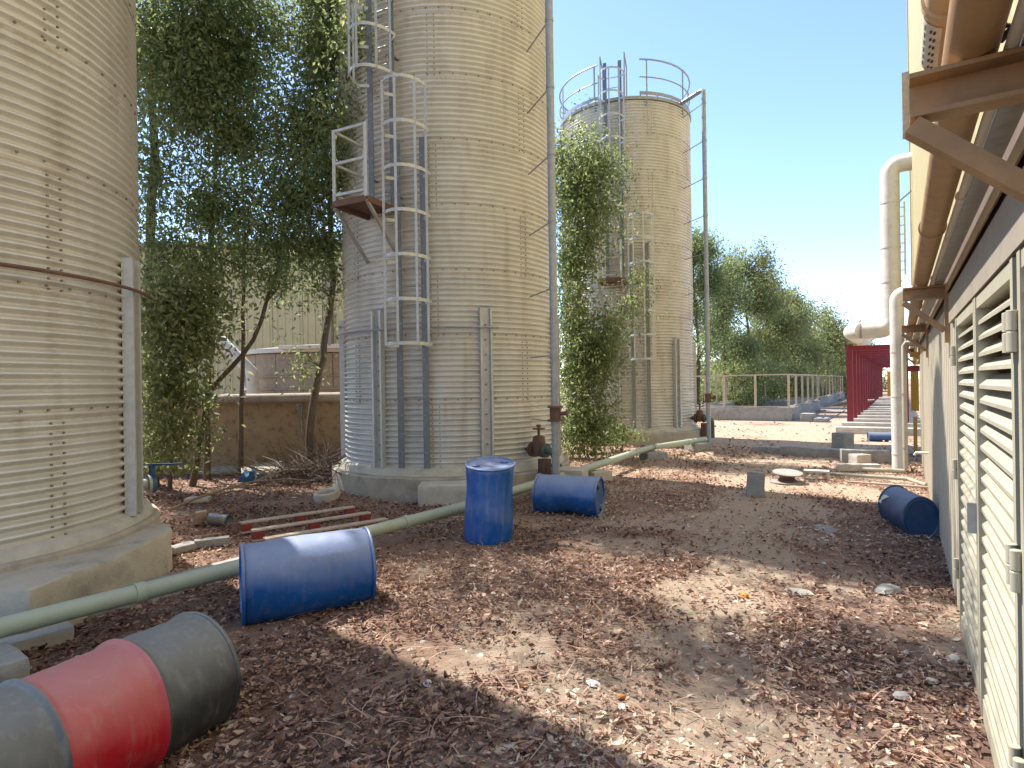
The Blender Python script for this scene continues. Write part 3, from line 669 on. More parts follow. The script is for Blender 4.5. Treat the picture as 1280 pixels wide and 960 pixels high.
block('broken_slab', (-5.05, 9.6, .03), (.35, .2, .08), 10, 'conc_pale', 'small pale slab piece lying right of the blue valve', 'slab')
rg = MB().lathe([(.02, .16), (.12, .14), (.19, .08), (.22, .0)], 18); rg.v = [(x * (1 + .2 * math.sin(5 * math.atan2(y, x))), y * (1 + .25 * math.cos(3 * math.atan2(y, x))), z * (1 + .4 * math.sin(x * 40))) for x, y, z in rg.v]
o = rg.build('blue_rag', M['rag']); o.location = (-4.9, 11.2, .08); tag(o, 'crumpled blue rag at the edge of the brush pile', 'rag')
br = MB().tube([(-5.0, 8.7, .05), (-4.85, 9.1, .13), (-4.6, 9.6, .20), (-4.3, 10.0, .25), (-4.0, 10.5, .36), (-3.6, 10.7, .34)], [.022, .021, .019, .017, .013, .007], 8)
for a_, b_ in (((-4.6, 9.6, .20), (-3.9, 9.7, .16)), ((-4.3, 10.0, .25), (-4.5, 10.4, .6)), ((-4.3, 10.0, .25), (-3.3, 10.1, .22)), ((-4.0, 10.5, .36), (-4.6, 11.0, .55))): br.tube([a_, tuple((p + q) / 2 + .03 for p, q in zip(a_, b_)), b_], [.011, .009, .004], 6)
o = br.build('fallen_branch', M['twig']); tag(o, 'pale bare fallen branch on the leaves beside the near silo', 'branch')
g = random.Random(4); bp_ = MB()
for k in range(800):
    cx, cy = g.gauss(-3.6, .65), g.gauss(11.4, .45)
    if math.hypot(cx - S2[0], cy - S2[1]) < 2.05 or cy > 12.5: continue
    a = g.uniform(0, 6.28); el = g.gauss(.25, .35); Lg = g.uniform(.3, 1.0); z = g.uniform(.02, .45) * max(.1, 1 - abs(cx + 3.4) / 1.6)
    d = Vector((math.cos(a) * math.cos(el), math.sin(a) * math.cos(el), math.sin(el))); p = Vector((cx, cy, z))
    bp_.tube([p, p + d * Lg * .5 + Vector((g.uniform(-.05, .05), g.uniform(-.05, .05), g.uniform(0, .05))), p + d * Lg], [g.uniform(.004, .011), .006, .003], 4, caps=False)
o = bp_.build('brush_pile', M['brush'], smooth=False); tag(o, 'tangled pile of dry twigs between the tan wall and middle silo', 'brush', kind='stuff')

# ------------------------------------------------------------------ tan boundary wall, pipe on it, tank and building behind
bw = empty('boundary_wall', (-6.5, 12.95, 0)); tag(bw, 'low tan rendered wall behind the left trees', 'wall')
MB().box((0, 0, .72), (12, .22, 1.74)).build('wall', M['tanwall'], bw, bevel=.01)
MB().box((0, 0, 1.61), (12, .3, .06)).build('coping', M['conc'], bw, bevel=.01)
for xx in (2.0, -2.4):
    q = MB().bar((xx, -.1, 1.05), (xx, -.36, 1.42), .04, .04).bar((xx, -.1, 1.43), (xx, -.4, 1.43), .04, .04).bar((xx - .0, -.13, .8), (xx, -.13, 1.45), .04, .02).build('pipe_bracket', M['galv'], bw, smooth=False)
tp = empty('wall_pipe', (-6.5, 12.66, 1.56)); tag(tp, 'thick dusty pipe running along the top of the tan wall', 'pipe')
MB().tube([(-6, 0, 0), (5.2, 0, .03)], .1, 18).build('pipe_run', M['tanpipe'], tp)
for xx in (-3.0, .5, 3.2): MB().tube([(xx - .04, 0, .02), (xx + .04, 0, .02)], .112, 18).build('coupling', M['tanpipe'], tp)
tk = empty('round_tank', (-5.6, 18.6, 0)); tag(tk, 'low round tan tank of bolted plates behind the tan wall', 'tank')
for k in range(20):
    a0, a1 = 18 * k, 18 * k + 17.6; mbp = MB(); n = 6; v = []
    for z in (0, 2.72):
        for r_ in (2.5, 2.44):
            for i in range(n + 1): v.append(pol(r_, lerp(a0, a1, i / n), z))
    f = []
    for i in range(n): f += [(i, i + 1, 14 + i + 1, 14 + i), (7 + i + 1, 7 + i, 21 + i, 21 + i + 1), (14 + i, 14 + i + 1, 21 + i + 1, 21 + i)]
    f += [(0, 14, 21, 7), (n, 7 + n, 21 + n, 14 + n)]
    pn = mbp.add(v, f).build('tank_plate', M['tanpipe'], tk)
for z in (.6, 1.75, 2.1): MB().tube([pol(2.52, a, z) for a in range(0, 360, 8)], .03, 6, closed=True).build('tank_hoop', M['tanpipe'], tk)
MB().lathe([(2.4, 2.74), (2.66, 2.74), (2.66, 2.86), (2.3, 2.9)], 60, cap0=False, cap1=False).build('tank_rim', M['white'], tk)
MB().lathe([(2.4, 2.8), (1.4, 3.02), (.05, 3.1)], 40).build('tank_cover', M['white'], tk)
MB().box((.6, -2.56, 2.86), (2.2, .7, .1), R(-4)).build('walkway', M['white'], tk, bevel=.01)

def rib_sheet(wd, ht, pitch=.25, dep=.03, name='cladding_sheet'):
    """ribbed steel sheet: x along, y out, z up, origin at its bottom left"""
    xs = [0]; ys = [0]; nrib = int(round(wd / pitch))
    for k in range(nrib):
        b0 = k * wd / nrib
        for dx, dy in ((.30, 0), (.40, dep), (.60, dep), (.70, 0)): xs.append(b0 + dx * wd / nrib); ys.append(dy)
    xs.append(wd); ys.append(0); n = len(xs)
    v = [(x, y, 0) for x, y in zip(xs, ys)] + [(x, y, ht) for x, y in zip(xs, ys)]
    me = MB().add(v, [(i, i + 1, n + i + 1, n + i) for i in range(n - 1)]).mesh(name, smooth=False); return me
bb = empty('yellow_warehouse', (-20, 25, 0)); tag(bb, 'pale yellow ribbed steel building behind the tank and trees', 'building')
me = rib_sheet(1.24, 7.6, .31, .04); me.materials.append(M['yclad'])
for k in range(15): q = link('cladding_sheet', me, None, bb); q.location = (1.26 * k + 1.24, 0, 0); q.rotation_euler = (0, 0, math.pi)
MB().box((9.5, 5.1, 3.75), (18.8, 10, 7.5)).build('wall_core', M['tanwall'], bb, smooth=False)
MB().box((9.5, 5, 7.72), (19.4, 10.6, .3)).build('roof_edge', M['tanpipe'], bb, smooth=False)
MB().box((12.45, -.16, 3.7), (.24, .2, 7.4)).build('corner_post', M['tanpipe'], bb, smooth=False)
wp_ = MB().tube([P(255, 420, 16), P(275, 425, 16), P(315, 465, 16), P(318, 520, 16)], .16, 14).build('white_duct', M['white']); tag(wp_, 'white lagged duct sloping down behind the left trees', 'duct')

# ------------------------------------------------------------------ right building
FOOT = (.332, -.214); BR = R(57.1)
rb = empty('industrial_building', (FOOT[0], FOOT[1], 0), BR); tag(rb, 'tall yellow and beige clad building along the right side, with louvred doors', 'building')
def blink(n, me, s, w_, z, mk=None): q = link(n, me, mk, rb); q.location = (s, w_, z); return q
low = rib_sheet(.98, 2.42, .245, .045); low.materials.append(M['bclad'])
for k in range(10): blink('cladding_sheet', low, 5.64 + .99 * k, 0, .0)
upm = rib_sheet(1.24, 11.0, .31, .035, 'upper_sheet'); upm.materials.append(M['yclad'])
for k in range(19): blink('upper_sheet', upm, -1.1 + 1.25 * k, 0, 2.80)
MB().box((10.5, -.32, 1.2), (10.3, .56, 2.4)).build('wall_core', M['conc'], rb, smooth=False)
MB().box((11.0, -.56, 7.9), (23.2, 1.0, 11.2)).build('upper_core', M['conc'], rb, smooth=False)
MB().box((6.9, -.03, 2.62), (17.4, .12, .36)).build('shaded_wall_band', M['wall_shade'], rb, smooth=False)  # wall strip coloured dark to stand for the pipes' shade
MB().box((22.45, -.1, 7.9), (.32, .34, 11.4)).build('corner_trim', M['yclad'], rb, smooth=False)
MB().box((11.0, -.05, 13.95), (23.3, .3, .5)).build('parapet_trim', M['yclad'], rb, smooth=False)
MB().box((22.5, .1, 10.3), (.5, .26, 1.9)).build('wall_box', M['tanpipe'], rb, smooth=False)
MB().box((2.7, .02, 2.33), (6.2, .10, .22)).build('door_header', M['hdr'], rb, smooth=False)
MB().box((5.44, -.03, 1.1), (.38, .1, 2.24)).build('door_jamb', M['cream'], rb, smooth=False)
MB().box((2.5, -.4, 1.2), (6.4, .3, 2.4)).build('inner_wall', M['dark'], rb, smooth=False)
slat = MB(); 
SW = 1.19
prof = [(.050, -.016), (.053, -.016), (.053, .002), (-.004, .055), (-.03, .055), (-.03, .051), (-.006, .051), (.050, -.001)]
n = len(prof); slat.add([(x, y, z) for x in (0, SW) for (y, z) in prof], [tuple(range(n)), tuple(range(2 * n - 1, n - 1, -1))] + [(i, n + i, n + (i + 1) % n, (i + 1) % n) for i in range(n)])
slm = slat.mesh('slat', smooth=False); slm.materials.append(M['cream'])
for di, s0 in enumerate((3.97, 2.68, 1.31, .02)):
    fr = MB(); z0, z1 = .04, 2.21
    fr.box((s0 + .03, .02, (z0 + z1) / 2), (.06, .09, z1 - z0)); fr.box((s0 + 1.25, .02, (z0 + z1) / 2), (.06, .09, z1 - z0))
    fr.box((s0 + .64, .018, z0 + .05), (1.16, .085, .1)); fr.box((s0 + .64, .018, z1 - .03), (1.16, .085, .06))
    dr = fr.build('louvred_door', M['cream'], rb, smooth=False)
    for k in range(25):
        q = link('slat', slm, None, dr); q.location = (s0 + .045, random.gauss(0, .0015), .16 + k * .080 + random.gauss(0, .0015)); q.rotation_euler = (random.gauss(0, .03), random.gauss(0, .0025), 0)
    hs = s0 + (1.28 if di % 2 == 0 else 0)
    for z in (.45, 1.15, 1.95):
        MB().lathe([(.016, -.07), (.018, -.068), (.018, -.004), (.014, 0), (.018, .004), (.018, .068), (.016, .07)], 10, M=Matrix.Translation((hs, .078, z))).build('hinge', M['cream'], dr)
    if di % 2 == 0:
        MB().box((s0 + .03, .085, 1.05), (.025, .04, .16)).build('door_handle', M['galv'], dr, smooth=False)

# brackets that carry the pipes
def bracket(s):
    z0 = 2.475; L_ = .315
    mb = MB()                                                        # channel arm: web and two flanges
    mb.box((s, L_ / 2 + .05, z0 + .05), (.012, L_, .098)); mb.box((s - .03, L_ / 2 + .05, z0 + .1), (.07, L_, .012)); mb.box((s - .03, L_ / 2 + .05, z0), (.07, L_, .012))
    q = mb.build('pipe_bracket', M['brown'], rb, smooth=False)
    MB().bar((s - .03, L_ + .045, z0 - .022), (s - .03, .07, z0 - .28), .06, .045).build('bracket_brace', M['brown'], q, smooth=False)
    MB().box((s - .02, .055, z0 - .13), (.12, .03, .50)).build('bracket_plate', M['brown'], q, smooth=False)
for s in (1.92, 6.3, 10.75, 15.2, 19.5): bracket(s)
def wpt(s, w_, z): 
    d = Vector((math.cos(BR), math.sin(BR), 0)); n_ = Vector((-d.y, d.x, 0)); return Vector((FOOT[0], FOOT[1], z)) + d * s + n_ * w_
def run_pipe(name, w_, z, r, s0, s1, mk, label, collars=(), cat='pipe'):
    root = empty(name, wpt(s0, w_, z), BR); tag(root, label, cat)
    MB().tube([(0, 0, 0), (s1 - s0, 0, 0)], r, 20).build('pipe_run', M[mk], root)
    for c in collars: MB().tube([(c - s0 - .012, 0, 0), (c - s0 + .012, 0, 0)], r + .008, 20).build('pipe_band', M[mk], root)
    return root
run_pipe('brown_pipe', .232, 2.64, .059, -.5, 21.5, 'brown', 'brown painted pipe resting on the brackets of the right building', (4.1, 8.4, 12.9))
lp = run_pipe('tan_pipe', .272, 2.80, .056, -.5, 2.3, 'tansteel', 'tan pipe with a white printed label above the brown pipe', (1.2, 1.62, 1.95))
run_pipe('white_conduit', .158, 2.597, .015, -.5, 21.0, 'white', 'thin white conduit on the brackets between the brown pipe and wall', (3.3, 5.9, 9.0), 'conduit')
ty = empty('cable_tray', wpt(-.5, 0, 2.588), BR); tag(ty, 'flat grey cable tray on the brackets beside the white conduit', 'cable tray')
MB().box((10.7, .108, .006), (21.4, .066, .012)).build('tray_base', M['galv'], ty, smooth=False)
for k in range(14): MB().bar((1.5 * k + .8, .085, .02), (1.5 * k + 1.9, .13, .02), .012, .012).build('cable', M['cable'], ty, smooth=False)
tn_ = empty('tan_angle', wpt(-.5, 0, 2.51), BR); tag(tn_, 'tan steel angle running along the wall behind the cable tray', 'steel angle')
MB().box((10.7, .058, .03), (21.4, .008, .06)).box((10.7, .045, .063), (21.4, .034, .006)).build('angle_run', M['tansteel'], tn_, smooth=False)
ct = MB()
gg = random.Random(3)
for k in range(7): 
    a = gg.uniform(0, 6); ct.tube([(.03 * math.cos(a + j) + gg.uniform(-.015, .015), .03 * math.sin(a * 2 + j * 1.3), .02 * math.sin(j * 1.7 + a)) for j in range(6)], .006, 6)
o = ct.build('cable_bundle', M['cable']); o.location = wpt(2.02, .16, 2.70); tag(o, 'tangled black cable bundle behind the nearest pipe bracket', 'cable')
# printed label on the tan pipe
lb = MB(); v = []; f = []
for i in range(9):
    for s_ in (2.06, 2.30): a = R(200) - R(70) * i / 8; v.append((s_ + .5, math.sin(a) * 0 + .0574 * math.cos(R(75) + R(75) * i / 8) * 1.0, -.0574 * math.sin(R(75) + R(75) * i / 8)))
v = []
for i in range(9):
    a = R(-75) + R(75) * i / 8
    for s_ in (2.00, 2.27): v.append((s_ + .5, .0574 * math.cos(a), .0574 * math.sin(a)))
f = [(2 * i, 2 * i + 1, 2 * i + 3, 2 * i + 2) for i in range(8)]
lab = lb.add(v, f).build('printed_label', M['label'], lp)
ik = MB()
for j, s_ in enumerate(np.linspace(2.02, 2.24, 6)):                  # unreadable block characters down the label
    for a0 in (-62, -52):
        v = []
        for a in (a0, a0 + 7):
            for ds in (0, .018): v.append((s_ + .5 + ds + (a - a0) * .0015, .0584 * math.cos(R(a)), .0584 * math.sin(R(a))))
        ik.add(v, [(0, 1, 3, 2)])
    v = [(s_ + .5 + ds, .0584 * math.cos(R(a)), .0584 * math.sin(R(a))) for a in (-30, -24) for ds in (0, .03)]
    ik.add(v, [(0, 1, 3, 2)])
tag(ik.build('printed_marks', M['ink'], lab, smooth=False), kind='stuff')

# ducts and downpipes by the building
d_ = empty('white_duct', wpt(20.7, .58, 0), BR); tag(d_, 'big white lagged duct coming down the far end of the right building', 'duct')
bend = lambda c, r, a0, a1, ax_: [tuple(c[i] + r * (math.cos(R(a)) * ax_[0][i] + math.sin(R(a)) * ax_[1][i]) for i in range(3)) for a in np.linspace(a0, a1, 7)]
pts = [(0, -.62, 8.0)] + bend((0, -.3, 7.7), .3, 90, 0, ((0, 1, 0), (0, 0, 1))) + [(0, 0, 5.5)] + bend((0, .33, 3.55), .33, 180, 270, ((0, 1, 0), (0, 0, 1))) + [(0, .75, 3.22)] 
MB().tube(pts, .25, 20).build('duct_run', M['white'], d_)
for z in (4.6, 5.6, 6.9): MB().tube([(0, 0, z - .03), (0, 0, z + .03)], .262, 20).build('duct_band', M['white'], d_)
fe = MB().tube([(0, .75, 3.22), (.25, .98, 3.22), (.7, 1.05, 3.24), (9, 1.05, 3.36)], .24, 18).build('duct_run', M['white'], d_)
lc = empty('wall_ladder', wpt(21.6, .12, 4.9), BR); tag(lc, 'small white steel ladder on the far end of the right building', 'ladder')
for y_ in (.1, .5): MB().bar((0, y_, 0), (0, y_, 2.2), .05, .05).build('rail', M['white'], lc, smooth=False)
for z in np.arange(.15, 2.2, .27): MB().bar((0, .1, z), (0, .5, z), .03, .03).build('rung', M['white'], lc, smooth=False)
MB().bar((0, -.1, 2.5), (0, .5, 2.0), .04, .04).build('stay', M['galv'], lc, smooth=False)
dp = empty('white_downpipe', wpt(13.66, .41, 0), BR); tag(dp, 'white lagged downpipe standing before the maroon frame at the right wall', 'downpipe')
MB().tube([(0, -.42, 3.42)] + bend((0, -.12, 3.28), .14, 90, 0, ((0, 1, 0), (0, 0, 1))) + [(0, .02, 2.3), (0, .02, -.05)], .12, 18).build('pipe_run', M['white'], dp)
for z in (.35, 1.45, 2.3): MB().tube([(0, .02, z - .015), (0, .02, z + .015)], .126, 18).build('pipe_band', M['white'], dp)
d2 = empty('thin_downpipe', wpt(13.35, .33, 0), BR); tag(d2, 'thin cream downpipe just right of the lagged downpipe', 'downpipe')
MB().tube([(0, -.2, 2.45), (0, -.03, 2.45), (0, 0, 2.40), (0, 0, .12), (.0, .02, .06), (0, .7, .05)], .042, 14).build('pipe_run', M['cream'], d2)
for z in (.5, 1.5): MB().tube([(0, 0, z - .015), (0, 0, z + .015)], .05, 14).build('pipe_clip', M['galv'], d2)
o = MB().tube([wpt(11.8, .06, .06), wpt(12.4, .3, .05), wpt(12.5, 1.5, .05)], .03, 12).build('ground_pipe', M['cream']); tag(o, 'cream pipe lying on the sand at the foot of the downpipes', 'pipe')
o = MB().tube([wpt(11.4, .03, .62), wpt(11.4, .2, .62), wpt(11.42, .22, .58)], .02, 10).build('wall_tap', M['white']); tag(o, 'short white outlet pipe sticking out of the beige wall', 'pipe')
o = MB().bar(wpt(15.9, -.1, 2.0), wpt(15.9, .55, 2.0), .1, .12).build('maroon_beam', M['maroon'], smooth=False); tag(o, 'short maroon beam sticking out past the end of the beige wall', 'beam')

# ------------------------------------------------------------------ maroon portal frames, sleepers, yellow posts
cp = empty('maroon_canopy', wpt(25.3, 1.95, 0), BR); tag(cp, 'row of maroon steel portal frames beside the right building', 'steel frame')
fm = MB().box((0, 0, 1.45), (.16, .20, 3.1)).box((0, -1.7, 1.45), (.16, .20, 3.1)).box((0, -.85, 2.91), (.155, 1.5, .18)).mesh('portal_frame', smooth=False); fm.materials.append(M['maroon'])
for k in range(20): q = link('portal_frame', fm, None, cp); q.location = (2.3 * k, 0, 0)
MB().box((22.4, .0, 3.03), (45, .24, .06)).build('eaves_rail', M['maroon'], cp, smooth=False)
for k in range(16):
    o = MB().box((0, 0, .08), (.5, 2.4, .28)).build('concrete_sleeper', M['conc_pale'], bevel=.015); o.location = wpt(22.6 + 2.4 * k, 1.0, 0); o.rotation_euler = (0, 0, BR)
    tag(o, ('%s pale concrete sleeper under the maroon frames, counted from the near end' % ('first second third fourth fifth sixth seventh eighth ninth tenth eleventh twelfth thirteenth fourteenth fifteenth last'.split()[k])), 'sleeper', 'sleepers under the maroon frames')
for k, (s, w_, lb_) in enumerate(((31.0, .62, 'ochre yellow post cabinet standing inside the maroon frames'), (17.6, .10, 'ochre yellow panel behind the end of the beige wall'))):
    o = MB().box((0, 0, 1.55), (.3, .5 if k == 0 else .16, 1.1)).box((0, 0, .4), (.08, .08, .9)).box((.0, 0, 2.36), (.2, .2, .12)).build('yellow_cabinet', M['yellow'], bevel=.01); o.location = wpt(s, w_, 0); o.rotation_euler = (0, 0, BR); tag(o, lb_, 'cabinet')

# ------------------------------------------------------------------ fenced basin
fb = empty('concrete_basin', (12.0, 25.8, 0), BR); tag(fb, 'low concrete basin wall under the cream fence', 'basin')
FL = 4.3
MB().box((.12, FL / 2, .25), (.24, FL, .66)).build('front_wall', M['conc_grey'], fb, bevel=.015)
MB().box((5.6, .12, .25), (10.7, .24, .66)).build('side_wall', M['conc_grey'], fb, bevel=.015)
MB().box((5.6, FL - .0, .25), (10.7, .24, .60)).build('side_wall', M['conc_grey'], fb, bevel=.015)
MB().box((11.1, FL / 2, .25), (.24, FL, .62)).build('rear_wall', M['conc_grey'], fb, bevel=.015)
MB().box((5.6, FL / 2, .06), (10.5, FL - .3, .2)).build('basin_floor', M['conc'], fb, smooth=False)
def fence(loc, rz, pts, label, ht=1.48, base=.57):
    root = empty('cream_fence', (loc[0], loc[1], base), rz); tag(root, label, 'fence')
    for a_, b_ in zip(pts, pts[1:]):
        a_ = Vector(a_); b_ = Vector(b_)
        MB().bar(a_ + Vector((0, 0, ht - .02)), b_ + Vector((0, 0, ht - .02)), .07, .055).build('top_rail', M['fence'], root, smooth=False)
        MB().bar(a_ + Vector((0, 0, .06)), b_ + Vector((0, 0, .06)), .05, .04).build('bottom_rail', M['fence'], root, smooth=False)
        n = max(1, round((b_ - a_).length / (1.42 if (b_ - a_).length < 6 else 2.3)))
        for k in range(n + 1):
            if k == 0 and tuple(a_) != tuple(pts[0]): continue
            p = a_.lerp(b_, k / n); MB().box((p.x, p.y, ht / 2 - .03), (.085, .085, ht)).build('fence_post', M['fence'], root, smooth=False)
fence((12.0, 25.8), BR, [(.12, FL - .1, 0), (.12, .12, 0), (10.9, .12, 0)], 'cream post fence on the near corner of the concrete basin')
fence((12.0, 25.8), BR, [(.3, FL + .0, 0), (11.0, FL + .0, 0), (11.1, .4, 0)], 'cream post fence on the far sides of the concrete basin')
b2 = empty('concrete_basin', wpt(43, 4.7, 0), BR); tag(b2, 'second concrete basin wall farther along the yard', 'basin')
MB().box((12, .1, .25), (24, .24, .66)).build('side_wall', M['conc_grey'], b2); MB().box((.1, 2.2, .25), (.24, 4, .66)).build('front_wall', M['conc_grey'], b2)
q = wpt(43, 4.7, 0); fence((q.x, q.y), BR, [(.1, 4, 0), (.1, .1, 0), (24, .1, 0)], 'cream post fence on the second basin farther along the yard')
block('concrete_step', (12.75, 25.9, .12), (1.0, .5, .42), 57, 'conc_grey', 'taller grey concrete step at the basin corner', 'step')
block('concrete_step', (13.05, 25.35, .06), (1.0, .5, .22), 57, 'conc_grey', 'lower grey concrete step at the basin corner', 'step')
q = rib_sheet(2.4, 1.1, .2, .04, 'corrugated_offcut'); o = link('corrugated_offcut', q, M['conc_pale']); o.location = (17.1, 32.5, .3); o.rotation_euler = (R(72), 0, R(25)); tag(o, 'pale corrugated sheet lying on the sand beside the basin', 'metal sheet')
block('concrete_slab', (16.3, 33.6, .3), (1.9, 1.1, .5), 50, 'conc_grey', 'heap of grey slabs at the far end of the basin', 'slab', rough=.03)

# ------------------------------------------------------------------ debris on the open ground at right
block('concrete_block', (3.74, 9.28, .16), (.25, .2, .44), -18, 'conc_grey', 'grey concrete block standing on end in the open yard', tilt=(R(-3), R(3)))
sp = empty('cable_reel', (4.72, 10.35, float(gz(4.72, 10.35)))); tag(sp, 'small broken cable reel lying flat left of the hollow block', 'cable reel')
MB().lathe([(.02, .15), (.22, .16), (.24, .165), (.24, .18), (.02, .17)], 28, M=Matrix.Rotation(R(7), 4, 'X')).build('top_flange', M['conc_grey'], sp)
MB().lathe([(.16, .03), (.12, .08), (.15, .15)], 20).build('drum_core', M['rust'], sp)
MB().lathe([(.02, .0), (.28, .0), (.28, .018), (.02, .03)], 28).build('bottom_flange', M['conc_grey'], sp)
hb = empty('hollow_block', (5.28, 10.45, float(gz(5.28, 10.45)))); hb.rotation_euler = (0, 0, R(-28)); tag(hb, 'hollow concrete block lying with its open end toward the camera', 'concrete block')
for c, d in (((0, 0, .015), (.4, .2, .035)), ((0, 0, .175), (.4, .2, .035)), ((-.183, 0, .095), (.034, .2, .124)), ((.183, 0, .095), (.034, .2, .124)), ((0, 0, .095), (.034, .2, .124))): MB().box(c, d).build('shell', M['conc_pale'], hb, bevel=.004)
block('concrete_slab', (7.05, 14.15, .08), (1.35, .35, .22), -42, 'conc_grey', 'long grey slab lying in front of the upright square block', 'slab')
block('concrete_slab', (6.6, 14.9, .05), (1.2, .4, .16), -30, 'conc_grey', 'second grey slab just behind the long grey slab', 'slab')
block('concrete_block', (7.78, 14.15, .30), (.36, .32, .46), 25, 'conc_grey', 'square grey block standing upright at the end of the long slab')
block('concrete_block', (7.55, 12.9, .12), (.9, .3, .3), -20, 'conc_grey', 'grey block beside the lagged downpipe')
block('concrete_block', (7.25, 12.55, .10), (.34, .26, .24), 10, 'conc_pale', 'small pale block leaning against the grey block by the downpipe')
block('pale_kerb', (6.75, 11.75, .06), (.75, .16, .14), -12, 'conc_pale', 'short pale kerb piece on the sand left of the downpipes', 'kerb piece')
block('plank', (6.2, 9.9, .04), (1.3, .05, .03), -35, 'wood', 'thin pale stick lying on the sunlit sand near the right wall', 'stick', bevel=.003, cuts=0, rough=0)
def stone(name, x, y, s, mk, label, cat='stone', flat=.4, group=None):
    mb = MB().lathe([(.02, 0), (.8, .02), (1, .3), (.75, .75), (.3, 1), (.02, 1)], 10); g_ = random.Random(int(x * 997 + y * 131))
    mb.v = [(a * s * (1 + g_.uniform(-.2, .2)), b_ * s * .65 * (1 + g_.uniform(-.2, .2)), c * s * flat) for a, b_, c in mb.v]
    o = mb.build(name, M[mk], smooth=False); o.location = (x, y, float(gz(x, y)) + .004); o.rotation_euler = (0, 0, g_.uniform(0, 3)); tag(o, label, cat, group); return o
def gp_(x, y): u, v = x - 640, y - 480; c, s = math.cos(ROLL), math.sin(ROLL); Y = EYE * FPX / (u * s + v * c); return (u * c - v * s) * Y / FPX, Y
stone('flat_stone', *gp_(998, 739), .12, 'conc_pale', 'flat pale stone at the edge of the shadow in mid yard', flat=.25)
stone('flat_stone', *gp_(1110, 740), .13, 'conc_grey', 'low grey stone in the shadow left of the louvred door', flat=.5)
stone('flat_stone', *gp_(1030, 662), .22, 'conc_grey', 'flat grey slab stone half buried in the shaded sand', flat=.15)
stone('orange_peel', *gp_(930, 742), .045, 'orange', 'bright orange peel on the leaves in mid yard', 'peel', .8)
stone('orange_peel', *gp_(776, 875), .028, 'orange', 'small orange scrap beside the white scraps in the foreground', 'peel', .8)
for k, (px, py, s, lb_) in enumerate(((742, 861, .05, 'folded white scrap on the sunlit leaves in the foreground'), (778, 888, .04, 'white scrap just below the small orange scrap'),
        (527, 767, .035, 'white lump on the leaves right of the big blue drum'), (535, 858, .045, 'white scrap among dark leaves in the lower middle'), (1128, 872, .06, 'pale stone on the sunlit leaves before the louvred door'),
        (1194, 828, .06, 'pale stone close to the foot of the louvred door'), (676, 821, .03, 'small white scrap left of the sunlit patch'), (1004, 772, .03, 'small white stone below the flat pale stone'),
        (970, 873, .03, 'small round pale stone in the lower right litter'), (1165, 857, .05, 'grey white scrap in the shaded litter near the door'))):
    stone('pale_scrap', *gp_(px, py), s, 'paper' if k < 4 else 'conc_pale', lb_, 'scrap', .5, 'pale scraps and stones on the ground')

# ------------------------------------------------------------------ trees
def crown(name, blobs, n, size, seed, mk, par, sig=.17, droop=.45, per=26):
    g = np.random.default_rng(seed); wts = np.array([b_[6] * b_[3] * b_[4] * b_[5] for b_ in blobs]) ; wts = wts / wts.sum()
    nt_ = max(8, n // per); pick = g.choice(len(blobs), nt_, p=wts); B = np.array([b_[:6] for b_ in blobs])[pick]
    d = unit(g.normal(0, 1, (nt_, 3))); rad = np.minimum(np.abs(g.normal(.78, .42, nt_)), 1.7)
    T = B[:, :3] + d * rad[:, None] * B[:, 3:6]
    C = np.repeat(T, per, 0); k = len(C); sg = np.repeat(sig * (.6 + .8 * g.random(nt_)), per)[:, None]
    C = C + g.normal(0, 1, (k, 3)) * sg * np.array([1, 1, 1.15])
    C[:, 2] = np.maximum(C[:, 2], .08)
    D = unit(np.repeat(d, per, 0) * .35 + g.normal(0, .7, (k, 3)) + np.array([0, 0, -droop])); Nn = unit(np.cross(D, unit(g.normal(0, 1, (k, 3)) + 1e-3)))
    flip = Nn[:, 2] < 0; Nn[flip] *= -1
    Ln = size * (.55 + .8 * g.random(k)); h = Ln[:, None] / 2; wv = (Ln * (.16 + .07 * g.random(k)))[:, None]; Bn = np.cross(D, Nn)
    V = np.stack([C - D * h, C + Bn * wv + Nn * wv * .35, C + D * h - Nn * h * .12, C - Bn * wv + Nn * wv * .35], 1).reshape(-1, 3)
    i = np.arange(k)[:, None] * 4; F_ = np.concatenate([i + [0, 1, 2], i + [0, 2, 3]], 0)
    tint = np.clip(np.repeat(g.random(nt_) * .5 + .1, per) + g.normal(.1, .16, k), 0, 1)
    return link(name, np_mesh(name, V, F_, np.repeat(tint, 4)), M[mk], par)
